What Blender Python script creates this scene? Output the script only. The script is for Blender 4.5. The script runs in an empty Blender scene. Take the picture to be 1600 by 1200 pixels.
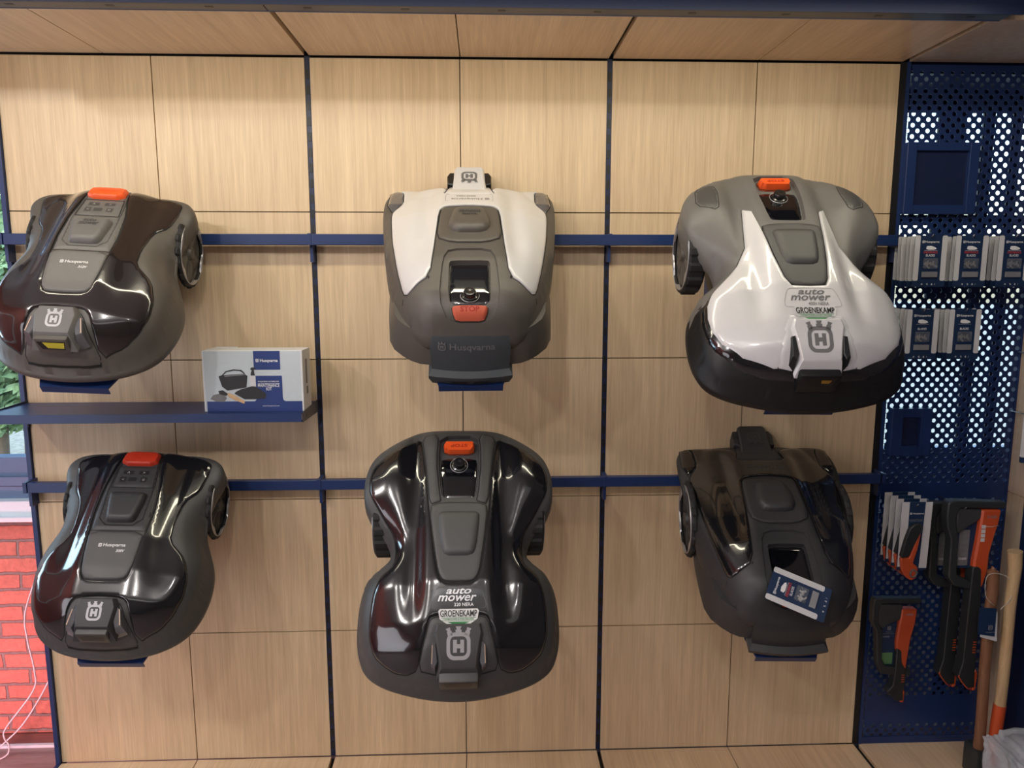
import bpy, bmesh, math, random
import numpy as np
from mathutils import Matrix, Vector, Euler
from mathutils.geometry import delaunay_2d_cdt
random.seed(7)
SC = bpy.context.scene
COL = SC.collection
D = math.pi / 180

# ------------------------------------------------------------------ camera
cam_d = bpy.data.cameras.new('camera'); cam = bpy.data.objects.new('camera', cam_d); COL.objects.link(cam)
cam_d.sensor_width = 36; cam_d.lens = 1158.975 / 1600 * 36; cam_d.clip_start = .05
cam.location = (0.0737, -2.5817, 1.7875)
cam.rotation_euler = Euler((1.42574849, 0.00025216, -0.03839449), 'XYZ')
SC.camera = cam
# ------------------------------------------------------------------ view + world
SC.view_settings.view_transform = 'Standard'; SC.view_settings.look = 'None'
SC.view_settings.gamma = 1; SC.view_settings.exposure = 0.08
SC.view_settings.use_curve_mapping = False
W = bpy.data.worlds.new('sky'); SC.world = W; W.use_nodes = True
wn = W.node_tree; wb = wn.nodes['Background']
sky = wn.nodes.new('ShaderNodeTexSky'); sky.sky_type = 'NISHITA'; sky.sun_disc = False
sky.sun_elevation = 48 * D; sky.sun_rotation = 200 * D; sky.air_density = 1.2; sky.dust_density = 2
wn.links.new(sky.outputs[0], wb.inputs[0]); wb.inputs[1].default_value = 0.6
# ------------------------------------------------------------------ lights
def area(name, loc, target, sx, sy, power, color=(1, 1, 1), spread=180):
    l = bpy.data.lights.new(name, 'AREA'); l.shape = 'RECTANGLE'; l.size = sx; l.size_y = sy
    l.energy = power; l.color = color; l.spread = spread * D
    o = bpy.data.objects.new(name, l); COL.objects.link(o); o.location = loc
    o.rotation_euler = (Vector(target) - Vector(loc)).to_track_quat('-Z', 'Y').to_euler()
    return o
# linear lamp in front of the display, broad fill lights added further back
area('strip_lamp_light', (-.02, -.66, 2.487), (-.02, -.2, 1.3), 3.1, .05, 10.5, (1, .91, .68))
area('shop_fill_light', (0, -3.3, 2.97), (0, -3.3, 0), 4.5, 1.9, 10, (1, .95, .93))
area('left_fill_light', (-3.3, -2.6, .9), (-.6, 0, .6), 2.6, 2.0, 27, (.90, .93, 1), 140)  # fill added from the left, no window stands there
area('rear_fill_light', (0, -5.4, 2.97), (0, -5.4, 0), 4.5, 1.2, 26, (1, .95, .92))
# added cyan light in place of side daylight, and added red brick fill
for i, (x, y, w) in enumerate(((-2.5, -2.2, 30), (-1.5, -2.7, 30), (-.3, -2.7, 20), (.9, -2.7, 4))):
    l = bpy.data.lights.new('shop_spot_light', 'POINT'); l.energy = w * 1.5; l.color = (1, .95, .92); l.shadow_soft_size = .05
    o = bpy.data.objects.new('shop_spot_light', l); COL.objects.link(o); o.location = (x, y, 2.9)
area('side_cyan_light', (-3.35, -.25, 1.6), (-1.2, -.3, 1.2), .55, 1.3, 22, (.55, .82, 1))  # lamp added for cyan daylight, the wall behind is closed
area('red_fill_light', (-2.6, -.45, -.05), (-2.0, .7, .05), .4, .4, 8.5, (1, .38, .46), 105)  # no sign here, red light added to tint the brick

# ------------------------------------------------------------------ materials
def mat(name, col, rough=.5, metal=0., coat=0., coat_rough=.03, spec=.5, noise=0., nscale=60, bump=0., bscale=400, trans=0., alpha=1., emit=None, es=0.):
    m = bpy.data.materials.new(name); m.use_nodes = True; t = m.node_tree; b = t.nodes['Principled BSDF']
    b.inputs['Base Color'].default_value = (*col, 1); b.inputs['Roughness'].default_value = rough
    b.inputs['Metallic'].default_value = metal; b.inputs['Coat Weight'].default_value = coat
    b.inputs['Coat Roughness'].default_value = coat_rough; b.inputs['Specular IOR Level'].default_value = spec
    b.inputs['Transmission Weight'].default_value = trans; b.inputs['Alpha'].default_value = alpha
    if emit: b.inputs['Emission Color'].default_value = (*emit, 1); b.inputs['Emission Strength'].default_value = es
    tc = t.nodes.new('ShaderNodeTexCoord')
    if noise:
        n = t.nodes.new('ShaderNodeTexNoise'); n.inputs['Scale'].default_value = nscale; n.inputs['Detail'].default_value = 3
        r = t.nodes.new('ShaderNodeMix'); r.data_type = 'RGBA'
        r.inputs[6].default_value = (*[c * (1 - noise) for c in col], 1); r.inputs[7].default_value = (*[min(1, c * (1 + noise)) for c in col], 1)
        t.links.new(tc.outputs['Object'], n.inputs['Vector']); t.links.new(n.outputs[0], r.inputs[0]); t.links.new(r.outputs[2], b.inputs['Base Color'])
    if bump:
        n2 = t.nodes.new('ShaderNodeTexNoise'); n2.inputs['Scale'].default_value = bscale; n2.inputs['Detail'].default_value = 2
        bp = t.nodes.new('ShaderNodeBump'); bp.inputs['Strength'].default_value = bump; bp.inputs['Distance'].default_value = .001
        t.links.new(tc.outputs['Object'], n2.inputs['Vector']); t.links.new(n2.outputs[0], bp.inputs['Height']); t.links.new(bp.outputs[0], b.inputs['Normal'])
    return m
def wood(name, c1, c2, vec=(34, 34, 1.1), rough=.42):
    m = bpy.data.materials.new(name); m.use_nodes = True; t = m.node_tree; b = t.nodes['Principled BSDF']; N = t.nodes.new; L = t.links.new
    tc = N('ShaderNodeTexCoord'); mp = N('ShaderNodeMapping'); mp.inputs['Scale'].default_value = vec
    L(tc.outputs['Object'], mp.inputs[0])
    n1 = N('ShaderNodeTexNoise'); n1.inputs['Scale'].default_value = 1.6; n1.inputs['Detail'].default_value = 6; n1.inputs['Roughness'].default_value = .65
    n2 = N('ShaderNodeTexNoise'); n2.inputs['Scale'].default_value = 7; n2.inputs['Detail'].default_value = 4
    n3 = N('ShaderNodeTexNoise'); n3.inputs['Scale'].default_value = .22; n3.inputs['Detail'].default_value = 3; n3.inputs['Distortion'].default_value = .6
    for n in (n1, n2, n3): L(mp.outputs[0], n.inputs['Vector'])
    a = N('ShaderNodeMath'); a.operation = 'MULTIPLY_ADD'; a.inputs[1].default_value = .45; L(n1.outputs[0], a.inputs[0])
    a2 = N('ShaderNodeMath'); a2.operation = 'MULTIPLY_ADD'; a2.inputs[1].default_value = .30; L(n2.outputs[0], a2.inputs[0])
    a3 = N('ShaderNodeMath'); a3.operation = 'MULTIPLY'; a3.inputs[1].default_value = .25; L(n3.outputs[0], a3.inputs[0])
    L(a3.outputs[0], a2.inputs[2]); L(a2.outputs[0], a.inputs[2])
    cr = N('ShaderNodeValToRGB'); cr.color_ramp.elements[0].position = .36; cr.color_ramp.elements[1].position = .64
    cr.color_ramp.elements[0].color = (*c1, 1); cr.color_ramp.elements[1].color = (*c2, 1)
    L(a.outputs[0], cr.inputs[0]); L(cr.outputs[0], b.inputs['Base Color']); b.inputs['Roughness'].default_value = rough
    bp = N('ShaderNodeBump'); bp.inputs['Strength'].default_value = .12; bp.inputs['Distance'].default_value = .001
    L(n2.outputs[0], bp.inputs['Height']); L(bp.outputs[0], b.inputs['Normal'])
    return m
def brick_mat(name, c1, c2, cm):
    m = bpy.data.materials.new(name); m.use_nodes = True; t = m.node_tree; b = t.nodes['Principled BSDF']; N = t.nodes.new; L = t.links.new
    tc = N('ShaderNodeTexCoord'); mp = N('ShaderNodeMapping'); mp.inputs['Rotation'].default_value = (-90 * D, 0, 0); L(tc.outputs['Object'], mp.inputs[0])
    nz = N('ShaderNodeTexNoise'); nz.inputs['Scale'].default_value = 26; L(mp.outputs[0], nz.inputs['Vector'])
    mx = N('ShaderNodeMix'); mx.data_type = 'VECTOR'; mx.inputs[0].default_value = .012; L(mp.outputs[0], mx.inputs[4]); L(nz.outputs[1], mx.inputs[5])
    br = N('ShaderNodeTexBrick'); L(mx.outputs[1], br.inputs['Vector']); br.inputs['Scale'].default_value = 1
    br.inputs['Brick Width'].default_value = .222; br.inputs['Row Height'].default_value = .076; br.inputs['Mortar Size'].default_value = .0075
    br.inputs['Mortar Smooth'].default_value = .35
    br.inputs['Color1'].default_value = (*c1, 1); br.inputs['Color2'].default_value = (*c2, 1); br.inputs['Mortar'].default_value = (*cm, 1)
    n2 = N('ShaderNodeTexNoise'); n2.inputs['Scale'].default_value = 40; n2.inputs['Detail'].default_value = 6; L(mp.outputs[0], n2.inputs['Vector'])
    mm = N('ShaderNodeMix'); mm.data_type = 'RGBA'; mm.blend_type = 'MULTIPLY'; mm.inputs[0].default_value = .55
    L(br.outputs[0], mm.inputs[6]); L(n2.outputs[0], mm.inputs[7]); g = N('ShaderNodeBrightContrast'); g.inputs[1].default_value = .05
    L(mm.outputs[2], g.inputs[0]); L(g.outputs[0], b.inputs['Base Color']); b.inputs['Roughness'].default_value = .85
    ad = N('ShaderNodeMath'); ad.operation = 'MULTIPLY_ADD'; ad.inputs[1].default_value = -1.2; L(br.outputs['Fac'], ad.inputs[0]); L(n2.outputs[0], ad.inputs[2])
    bp = N('ShaderNodeBump'); bp.inputs['Strength'].default_value = .9; bp.inputs['Distance'].default_value = .008; L(ad.outputs[0], bp.inputs['Height']); L(bp.outputs[0], b.inputs['Normal'])
    return m
M = dict(
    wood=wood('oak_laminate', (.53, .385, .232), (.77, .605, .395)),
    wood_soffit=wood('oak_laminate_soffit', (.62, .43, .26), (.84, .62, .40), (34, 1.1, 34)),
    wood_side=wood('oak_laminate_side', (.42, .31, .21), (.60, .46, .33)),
    navy=mat('navy_powder_coat', (.010, .030, .118), .38, bump=.15),
    flange=mat('header_flange', (.045, .05, .075), .35, noise=.1),
    navy_dark=mat('dark_navy_powder_coat', (.006, .014, .055), .42, bump=.15),
    post=mat('black_post', (.008, .01, .016), .5, noise=.2),
    black=mat('black_plastic', (.006, .006, .007), .45, noise=.2),
    seam=mat('seam_shadow_gap', (.002, .002, .002), .7, noise=.1),
    rubber=mat('tyre_rubber', (.012, .012, .013), .7, bump=.3),
    grey_warm=mat('warm_grey_plastic', (.088, .080, .070), .42, noise=.05, bump=.25, bscale=900),
    grey=mat('grey_plastic', (.060, .060, .060), .45, noise=.05, bump=.25, bscale=900),
    grey_dark=mat('dark_grey_plastic', (.030, .030, .033), .45, noise=.05, bump=.25, bscale=900),
    grey_light=mat('light_grey_plastic', (.125, .122, .116), .42, noise=.05, bump=.2, bscale=900),
    slate=mat('slate_plastic', (.044, .053, .060), .48, noise=.05, bump=.25, bscale=900),
    gloss=mat('gloss_black_plastic', (.008, .008, .010), .16, coat=1, noise=.1),
    gloss_brown=mat('gloss_brown_black_plastic', (.016, .012, .012), .16, coat=1, noise=.1),
    white=mat('gloss_white_plastic', (.62, .62, .63), .30, coat=.8, coat_rough=.08, noise=.02),
    screen=mat('display_glass', (.004, .004, .006), .05, coat=1, noise=.1),
    orange=mat('orange_button', (.80, .10, .018), .35, noise=.05),
    orange_red=mat('red_button', (.42, .03, .012), .35, noise=.05),
    salmon=mat('salmon_button', (.62, .13, .07), .4, noise=.05),
    orange_tool=mat('orange_tool_plastic', (.52, .075, .02), .4, noise=.05),  # dim light of the perforated bay is put into this darker orange
    silver=mat('silver_print', (.52, .52, .53), .32, metal=.5, noise=.05),
    silver_rim=mat('silver_wheel_trim', (.42, .42, .44), .35, metal=.6, noise=.05),
    dim=mat('embossed_print', (.04, .042, .045), .6, noise=.05),
    dkprint=mat('grey_print', (.14, .14, .145), .5, noise=.05),
    whiteprint=mat('white_print', (.78, .78, .78), .5, noise=.02),
    redprint=mat('red_print', (.6, .06, .04), .5, noise=.02),
    green=mat('green_print', (.03, .22, .06), .5, noise=.05),
    card_navy=mat('card_navy', (.008, .026, .075), .42, noise=.05),
    card_white=mat('card_white', (.60, .60, .61), .5, noise=.03),
    box_white=mat('box_cardboard_white', (.66, .68, .70), .5, noise=.03),
    box_side=mat('box_cardboard_side', (.60, .57, .53), .6, noise=.04),
    box_navy=mat('box_navy_print', (.014, .038, .17), .45, noise=.04),
    box_grey=mat('box_grey_print', (.50, .56, .60), .5, noise=.04),
    photo_black=mat('photo_print_black', (.02, .02, .022), .5, noise=.3),
    photo_grey=mat('photo_print_grey', (.16, .16, .165), .5, noise=.3),
    photo_tan=mat('photo_print_tan', (.55, .36, .2), .5, noise=.2),
    blade=mat('blade_steel', (.6, .6, .6), .3, metal=.9, noise=.1),
    blister=mat('clear_blister', (.9, .93, .95), .08, trans=.85, alpha=.35, noise=.02),
    yellow=mat('yellow_sticker', (.62, .55, .04), .4, noise=.05),
    gold=mat('charging_contact', (.55, .33, .06), .35, metal=.8, noise=.1),
    knob=mat('knob_black', (.01, .01, .011), .25, coat=.5, noise=.1),
    steel=mat('hook_steel', (.30, .31, .33), .3, metal=.9, noise=.1),
    lens=mat('headlight_lens', (.10, .10, .11), .12, coat=1, noise=.1),
    lens_edge=mat('headlight_edge', (.55, .40, .30), .3, noise=.05),
    axe_guard=mat('axe_guard_plastic', (.022, .026, .028), .5, noise=.1),
    axe_head=mat('axe_head_coat', (.055, .058, .06), .45, metal=.3, noise=.15),
    axe_grip=mat('axe_grip', (.016, .019, .021), .55, noise=.1),
    ash=wood('ash_handle', (.42, .28, .14), (.62, .45, .26), (26, 26, 3)),
    brownwood=wood('brown_handle', (.16, .07, .035), (.27, .13, .07), (26, 26, 3)),
    plastic_bag=mat('clear_bag', (.62, .66, .72), .25, alpha=.5, noise=.1, bump=.4, bscale=20),
    cable=mat('white_cable', (.72, .68, .70), .5, noise=.03),
    string=mat('string', (.5, .45, .4), .8, noise=.1),
    brick=brick_mat('red_brick', (.72, .19, .12), (.58, .14, .09), (.26, .17, .15)),
    frame=mat('window_frame', (.12, .17, .28), .4, noise=.05),
    frame_white=mat('window_sill_white', (.70, .76, .80), .4, noise=.03),
    floor=wood('grey_oak_floor', (.20, .14, .13), (.34, .26, .25), (2.2, 22, 22), .4),
    base=wood('dark_baseboard', (.09, .03, .022), (.14, .05, .035), (2.2, 22, 22), .5),
    plaster=mat('white_plaster', (.62, .60, .58), .8, noise=.03),
    plaster_red=mat('red_painted_plaster', (.40, .06, .035), .6, noise=.05),
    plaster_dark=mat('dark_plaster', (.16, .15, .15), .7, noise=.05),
    lawn=mat('lawn', (.33, .36, .31), .9, noise=.7, nscale=14),
    leaf=mat('leaves', (.09, .20, .08), .6, noise=.5, nscale=8),
    leaf2=mat('pale_leaves', (.26, .42, .22), .6, noise=.5, nscale=8),
    bark=mat('bark', (.15, .12, .09), .9, noise=.4, nscale=20),
    paving=mat('paving', (.45, .45, .43), .8, noise=.2, nscale=6),
)

gm = bpy.data.materials.new('window_pane_glass'); gm.use_nodes = True; gt = gm.node_tree; gt.nodes.remove(gt.nodes['Principled BSDF'])
g1 = gt.nodes.new('ShaderNodeBsdfTransparent'); g1.inputs[0].default_value = (.90, .95, .94, 1); g2 = gt.nodes.new('ShaderNodeBsdfGlossy'); g2.inputs['Roughness'].default_value = .02
g3 = gt.nodes.new('ShaderNodeMixShader'); g4 = gt.nodes.new('ShaderNodeFresnel'); g4.inputs[0].default_value = 1.45
gt.links.new(g4.outputs[0], g3.inputs[0]); gt.links.new(g1.outputs[0], g3.inputs[1]); gt.links.new(g2.outputs[0], g3.inputs[2]); gt.links.new(g3.outputs[0], gt.nodes['Material Output'].inputs[0])
M['glass'] = gm
# ------------------------------------------------------------------ mesh helpers
def link(o, parent=None):
    COL.objects.link(o)
    if parent is not None: o.parent = parent
    return o
def mk(name, verts, faces, mats, parent=None, smooth=False, fm=None, loc=None, rot=None, kind=None, angle=None):
    me = bpy.data.meshes.new(name); me.from_pydata([tuple(map(float, v)) for v in verts], [], [tuple(map(int, f)) for f in faces])
    if not isinstance(mats, (list, tuple)): mats = [mats]
    for m in mats: me.materials.append(M[m] if isinstance(m, str) else m)
    if fm is not None: me.polygons.foreach_set('material_index', fm)
    if smooth: me.polygons.foreach_set('use_smooth', [True] * len(me.polygons))
    me.update()
    if angle is not None: me.set_sharp_from_angle(angle=angle * D)
    o = bpy.data.objects.new(name, me); link(o, parent)
    if loc: o.location = loc
    if rot: o.rotation_euler = rot
    if kind: o['kind'] = kind
    return o
class MB:
    def __init__(s): s.v = []; s.f = []; s.m = []
    def add(s, V, F, mi=0):
        b = len(s.v); s.v += [tuple(v) for v in V]; s.f += [tuple(i + b for i in f) for f in F]; s.m += [mi] * len(F); return s
    def box(s, x0, x1, y0, y1, z0, z1, mi=0, bev=0):
        if bev:
            bm = bmesh.new(); bmesh.ops.create_cube(bm, size=1)
            for v in bm.verts: v.co = Vector(((x0 + x1) / 2 + v.co.x * (x1 - x0), (y0 + y1) / 2 + v.co.y * (y1 - y0), (z0 + z1) / 2 + v.co.z * (z1 - z0)))
            bmesh.ops.bevel(bm, geom=list(bm.edges), offset=bev, segments=2, affect='EDGES', profile=.5)
            bm.verts.index_update(); s.add([v.co[:] for v in bm.verts], [[v.index for v in f.verts] for f in bm.faces], mi); bm.free(); return s
        V = [(x, y, z) for x in (x0, x1) for y in (y0, y1) for z in (z0, z1)]
        return s.add(V, [(0, 1, 3, 2), (4, 6, 7, 5), (0, 4, 5, 1), (2, 3, 7, 6), (0, 2, 6, 4), (1, 5, 7, 3)], mi)
    def prism(s, poly, y0, y1, mi=0, bev=0):   # poly in (x, z), extruded along y (y0 = front)
        n = len(poly)
        A = sum(poly[i][0] * poly[(i + 1) % n][1] - poly[(i + 1) % n][0] * poly[i][1] for i in range(n))
        if A < 0: poly = poly[::-1]
        if bev:
            ins = inset(poly, bev); V = [(x, y0, z) for x, z in ins] + [(x, y0 + bev, z) for x, z in poly] + [(x, y1, z) for x, z in poly]
            F = [tuple(range(n))] + [(i, i + n, (i + 1) % n + n, (i + 1) % n)[::1] for i in range(n)] + [(i + n, i + 2 * n, (i + 1) % n + 2 * n, (i + 1) % n + n) for i in range(n)] + [tuple(range(3 * n - 1, 2 * n - 1, -1))]
            return s.add(V, F, mi)
        V = [(x, y0, z) for x, z in poly] + [(x, y1, z) for x, z in poly]
        F = [tuple(range(n)), tuple(range(2 * n - 1, n - 1, -1))] + [(i, i + n, (i + 1) % n + n, (i + 1) % n) for i in range(n)]
        return s.add(V, F, mi)
    def build(s, name, mats, parent=None, smooth=False, **k): return mk(name, s.v, s.f, mats, parent, smooth, s.m, **k)
def inset(poly, d):
    P = np.array(poly, float); n = len(P); A = np.sum(P[:, 0] * np.roll(P[:, 1], -1) - np.roll(P[:, 0], -1) * P[:, 1]); sg = 1 if A > 0 else -1
    e = np.roll(P, -1, 0) - P; L = np.hypot(e[:, 0], e[:, 1])[:, None] + 1e-12; e /= L
    nn = np.stack([-e[:, 1], e[:, 0]], 1) * sg
    b = nn + np.roll(nn, 1, 0); b /= (np.sum(b * b, 1)[:, None] / 2 + 1e-9)
    l = np.hypot(b[:, 0], b[:, 1])[:, None]; b = np.where(l > 1.8, b / l * 1.8, b)
    return [tuple(p) for p in P + b * d]
def chaikin(P, n=2, q=.25):
    P = np.array(P, float)
    for _ in range(n):
        Q = []
        for i in range(len(P)):
            a, b = P[i], P[(i + 1) % len(P)]; Q += [a * (1 - q) + b * q, a * q + b * (1 - q)]
        P = np.array(Q)
    return P
def round_poly(P, r, seg=4):
    out = []; n = len(P); P = [np.array(p, float) for p in P]
    for i in range(n):
        a, b, c = P[i - 1], P[i], P[(i + 1) % n]
        rr = min(r, np.linalg.norm(a - b) * .45, np.linalg.norm(c - b) * .45)
        p0 = b + (a - b) / (np.linalg.norm(a - b) + 1e-12) * rr; p1 = b + (c - b) / (np.linalg.norm(c - b) + 1e-12) * rr
        for k in range(seg + 1):
            t = k / seg; out.append(tuple((1 - t) ** 2 * p0 + 2 * t * (1 - t) * b + t * t * p1))
    return out
def resample(P, step):
    out = []; P = np.array(P, float); n = len(P)
    for i in range(n):
        a, b = P[i], P[(i + 1) % n]; L = np.hypot(*(b - a))
        if L < 1e-5: continue
        k = max(1, int(round(L / step)))
        for j in range(k): out.append(a + (b - a) * j / k)
    res = [out[0]]
    for p in out[1:]:
        if np.hypot(*(p - res[-1])) > 4e-4: res.append(p)
    if np.hypot(*(res[0] - res[-1])) < 4e-4: res.pop()
    return np.array(res)
def segdist(P, poly):
    P = np.atleast_2d(np.asarray(P, float)); A = poly; B = np.roll(poly, -1, 0)
    best = np.full(len(P), 9.); ins = np.zeros(len(P), bool)
    for a, b in zip(A, B):
        ab = b - a; L = ab @ ab
        if L < 1e-14: continue
        t = np.clip(((P - a) @ ab) / L, 0, 1); q = a + t[:, None] * ab
        best = np.minimum(best, np.hypot(*(P - q).T))
        c = ((a[1] > P[:, 1]) != (b[1] > P[:, 1]))
        x = (b[0] - a[0]) * (P[:, 1] - a[1]) / (b[1] - a[1] + 1e-18) + a[0]
        ins ^= c & (P[:, 0] < x)
    return np.where(ins, best, -best)
def sm(x, a, b):
    t = np.clip((x - a) / (b - a), 0, 1); return t * t * (3 - 2 * t)
def cdt_fill(poly, step, extra=()):
    poly = np.array(poly, float); lo = poly.min(0); hi = poly.max(0)
    gx = np.arange(lo[0], hi[0] + step, step); gy = np.arange(lo[1], hi[1] + step, step * .866)
    G = np.array([(x + (step / 2 if j % 2 else 0), y) for j, y in enumerate(gy) for x in gx])
    keep = segdist(G, poly) > step * .45
    for e in extra: keep &= np.abs(segdist(G, np.array(e))) > step * .3
    G = G[keep]
    V = [Vector(p) for p in poly]; E = [(i, (i + 1) % len(poly)) for i in range(len(poly))]; F = [list(range(len(poly)))]
    for e in extra:
        b = len(V); V += [Vector(p) for p in e]; E += [(b + i, b + (i + 1) % len(e)) for i in range(len(e))]
    V += [Vector(p) for p in G]
    A = np.sum(poly[:, 0] * np.roll(poly[:, 1], -1) - np.roll(poly[:, 0], -1) * poly[:, 1])
    if A < 0: F = [F[0][::-1]]
    r = delaunay_2d_cdt(V, E, F, 1, 1e-6)
    vv = np.array([v[:] for v in r[0]]); ff = [tuple(f) for f in r[2]]
    out = []
    for f in ff:
        a, b, c = vv[f[0]], vv[f[1]], vv[f[2]]
        ar = (b[0] - a[0]) * (c[1] - a[1]) - (b[1] - a[1]) * (c[0] - a[0])
        out.append(f if ar > 0 else f[::-1])
    return vv, out
def boundary_loops(F):
    cnt = {}
    for f in F:
        for i in range(len(f)): cnt[(f[i], f[(i + 1) % len(f)])] = 1
    return [(a, b) for a, b in cnt if (b, a) not in cnt]
def tube(pts, r, seg=8, closed=False):
    pts = [Vector(p) for p in pts]; n = len(pts); V = []; F = []
    up = None
    for i, p in enumerate(pts):
        t = (pts[min(i + 1, n - 1)] - pts[max(i - 1, 0)]).normalized() if not closed else (pts[(i + 1) % n] - pts[i - 1]).normalized()
        if up is None:
            up = t.cross(Vector((0, 0, 1)));  up = up.normalized() if up.length > .01 else t.cross(Vector((1, 0, 0))).normalized()
        up = (up - t * up.dot(t)).normalized(); w = t.cross(up)
        rr = r[i] if isinstance(r, (list, tuple)) else r
        for k in range(seg):
            a = 2 * math.pi * k / seg; V.append(p + (up * math.cos(a) + w * math.sin(a)) * rr)
    m = n if closed else n - 1
    for i in range(m):
        for k in range(seg):
            F.append((i * seg + k, i * seg + (k + 1) % seg, ((i + 1) % n) * seg + (k + 1) % seg, ((i + 1) % n) * seg + k))
    if not closed: F += [tuple(range(seg - 1, -1, -1)), tuple((n - 1) * seg + k for k in range(seg))]
    return V, F
def spline(pts, k=6):
    P = [Vector(p) for p in pts]; out = []
    for i in range(len(P) - 1):
        a, b, c, d = P[max(i - 1, 0)], P[i], P[i + 1], P[min(i + 2, len(P) - 1)]
        for j in range(k):
            t = j / k
            out.append(.5 * ((2 * b) + (c - a) * t + (2 * a - 5 * b + 4 * c - d) * t * t + (3 * b - a - 3 * c + d) * t ** 3))
    return out + [P[-1]]
def thing(name, label, cat, loc=(0, 0, 0), rot=(0, 0, 0), group=None):
    o = bpy.data.objects.new(name, None); o.empty_display_size = .05; COL.objects.link(o); o.location = loc; o.rotation_euler = rot
    return tag(o, label, cat, group)
def tag(o, label, cat, group=None):
    o['label'] = label; o['category'] = cat
    if group: o['group'] = group
    return o
def struct(o): o['kind'] = 'structure'; return o

# ---- flat writing and marks (2-D triangles)
_tc = {}
def text2d(s, w=None, h=None, bold=.0, shear=0., spacing=1.):
    key = (s, bold, shear, spacing)
    if key not in _tc:
        c = bpy.data.curves.new('t', 'FONT'); c.body = s; c.size = 1; c.offset = bold; c.shear = shear; c.align_x = 'CENTER'; c.space_character = spacing; c.resolution_u = 3; c.space_line = .85
        o = bpy.data.objects.new('t', c); COL.objects.link(o)
        dg = bpy.context.evaluated_depsgraph_get(); me = o.evaluated_get(dg).to_mesh()
        V = np.array([v.co[:2] for v in me.vertices]); F = [tuple(p.vertices) for p in me.polygons]
        o.evaluated_get(dg).to_mesh_clear(); bpy.data.objects.remove(o); bpy.data.curves.remove(c); _tc[key] = (V, F)
    V, F = _tc[key]; V = V.copy(); lo, hi = V.min(0), V.max(0); V -= (lo + hi) / 2; s_ = hi - lo
    kx = (w / s_[0]) if w else None; ky = (h / s_[1]) if h else None
    kx = kx or ky; ky = ky or kx
    V[:, 0] *= kx; V[:, 1] *= ky
    return V, F
def emblem2d(w):
    """crowned ring with an H, total width w, centred on the ring"""
    def rr(a, b, r, n=6):
        P = []
        for cx, cy, a0 in ((a - r, b - r, 0), (-a + r, b - r, 90), (-a + r, -b + r, 180), (a - r, -b + r, 270)):
            for k in range(n + 1): t = (a0 + 90 * k / n) * D; P.append((cx + r * math.cos(t), cy + r * math.sin(t)))
        return P
    V = []; F = []
    o = rr(1, .98, .62); i = rr(.70, .70, .38); n = len(o); V += o + i; F += [(k, (k + 1) % n, (k + 1) % n + n, k + n) for k in range(n)]
    def add(P): b = len(V); V.extend(P); F.append(tuple(range(b, b + len(P))))
    add([(-.46, -.46), (-.14, -.46), (-.14, .46), (-.46, .46)]); add([(.14, -.46), (.46, -.46), (.46, .46), (.14, .46)]); add([(-.14, -.15), (.14, -.15), (.14, .15), (-.14, .15)])
    add([(-.24, .9), (.24, .9), (.26, 1.18), (-.26, 1.18)]); add([(-.14, 1.18), (.14, 1.18), (.24, 1.42), (-.24, 1.42)][::1])
    for s in (1, -1):
        P = [(.50 * s, .82), (.86 * s, .66), (.98 * s, 1.02), (.60 * s, 1.12)]; Q = [(.66 * s, 1.10), (.90 * s, 1.04), (1.08 * s, 1.24), (.72 * s, 1.36)]
        add(P if s > 0 else P[::-1]); add(Q if s > 0 else Q[::-1])
    return np.array(V) * w / 2.1, F
def rect2d(x0, x1, y0, y1): return np.array([(x0, y0), (x1, y0), (x1, y1), (x0, y1)]), [(0, 1, 2, 3)]
def place2d(VF, cx=0, cy=0, rot=0):
    V, F = VF; c, s = math.cos(rot), math.sin(rot); V = np.array(V) @ np.array([[c, s], [-s, c]]) + np.array([cx, cy]); return V, F
def join2d(*L):
    V = []; F = []
    for v, f in L: b = len(V); V += [tuple(x) for x in v]; F += [tuple(i + b for i in q) for q in f]
    return np.array(V), F
def flat(name, VF, m, parent, mapf, orient=1):
    """lay a 2-D mark on a surface: mapf((x, y)) -> 3-D"""
    V, F = VF; P = [mapf(x, y) for x, y in V]
    return mk(name, P, F if orient > 0 else [f[::-1] for f in F], m, parent)

# ------------------------------------------------------------------ mower bodies (local axes: x across, y along, z away from the wheels' ground plane)
OUT = {
'A': [(0,.118),(.1,.115),(.168,.112),(.215,.100),(.238,.072),(.238,.040),(.222,-.005),(.212,-.06),(.209,-.13),(.228,-.175),(.245,-.22),(.25,-.28),(.241,-.345),(.22,-.4),(.18,-.44),(.11,-.472),(0,-.485)],
'B': [(0,.237),(.07,.236),(.115,.232),(.17,.205),(.224,.165),(.262,.122),(.276,.068),(.275,.01),(.262,-.035),(.222,-.085),(.192,-.122),(.195,-.153),(.225,-.175),(.26,-.2),(.278,-.24),(.283,-.3),(.281,-.355),(.272,-.4),(.252,-.442),(.205,-.472),(.135,-.493),(.07,-.506),(0,-.511)],
'C': [(0,.455),(.14,.452),(.2,.457),(.24,.45),(.262,.42),(.268,.36),(.265,.28),(.255,.18),(.244,.08),(.227,-.02),(.19,-.13),(.145,-.187),(.1,-.205),(0,-.212)]}
def sym(half):
    return list(half) + [(-u, v) for u, v in half[::-1] if u > 1e-6]
FULL = {k: chaikin(sym(OUT[k]), 2) for k in OUT}
CR = {
'A': ([-.5,-.46,-.42,-.38,-.3,-.2,-.05,.05,.1,.14],[.11,.15,.185,.21,.235,.252,.262,.265,.265,.26]),
'B': ([-.52,-.47,-.42,-.36,-.26,-.1,.05,.15,.21,.26],[.12,.16,.195,.222,.25,.272,.285,.285,.28,.27]),
'C': ([-.22,-.18,-.12,0,.1,.25,.35,.42,.5],[.19,.225,.25,.268,.27,.255,.235,.215,.18])}
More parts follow.
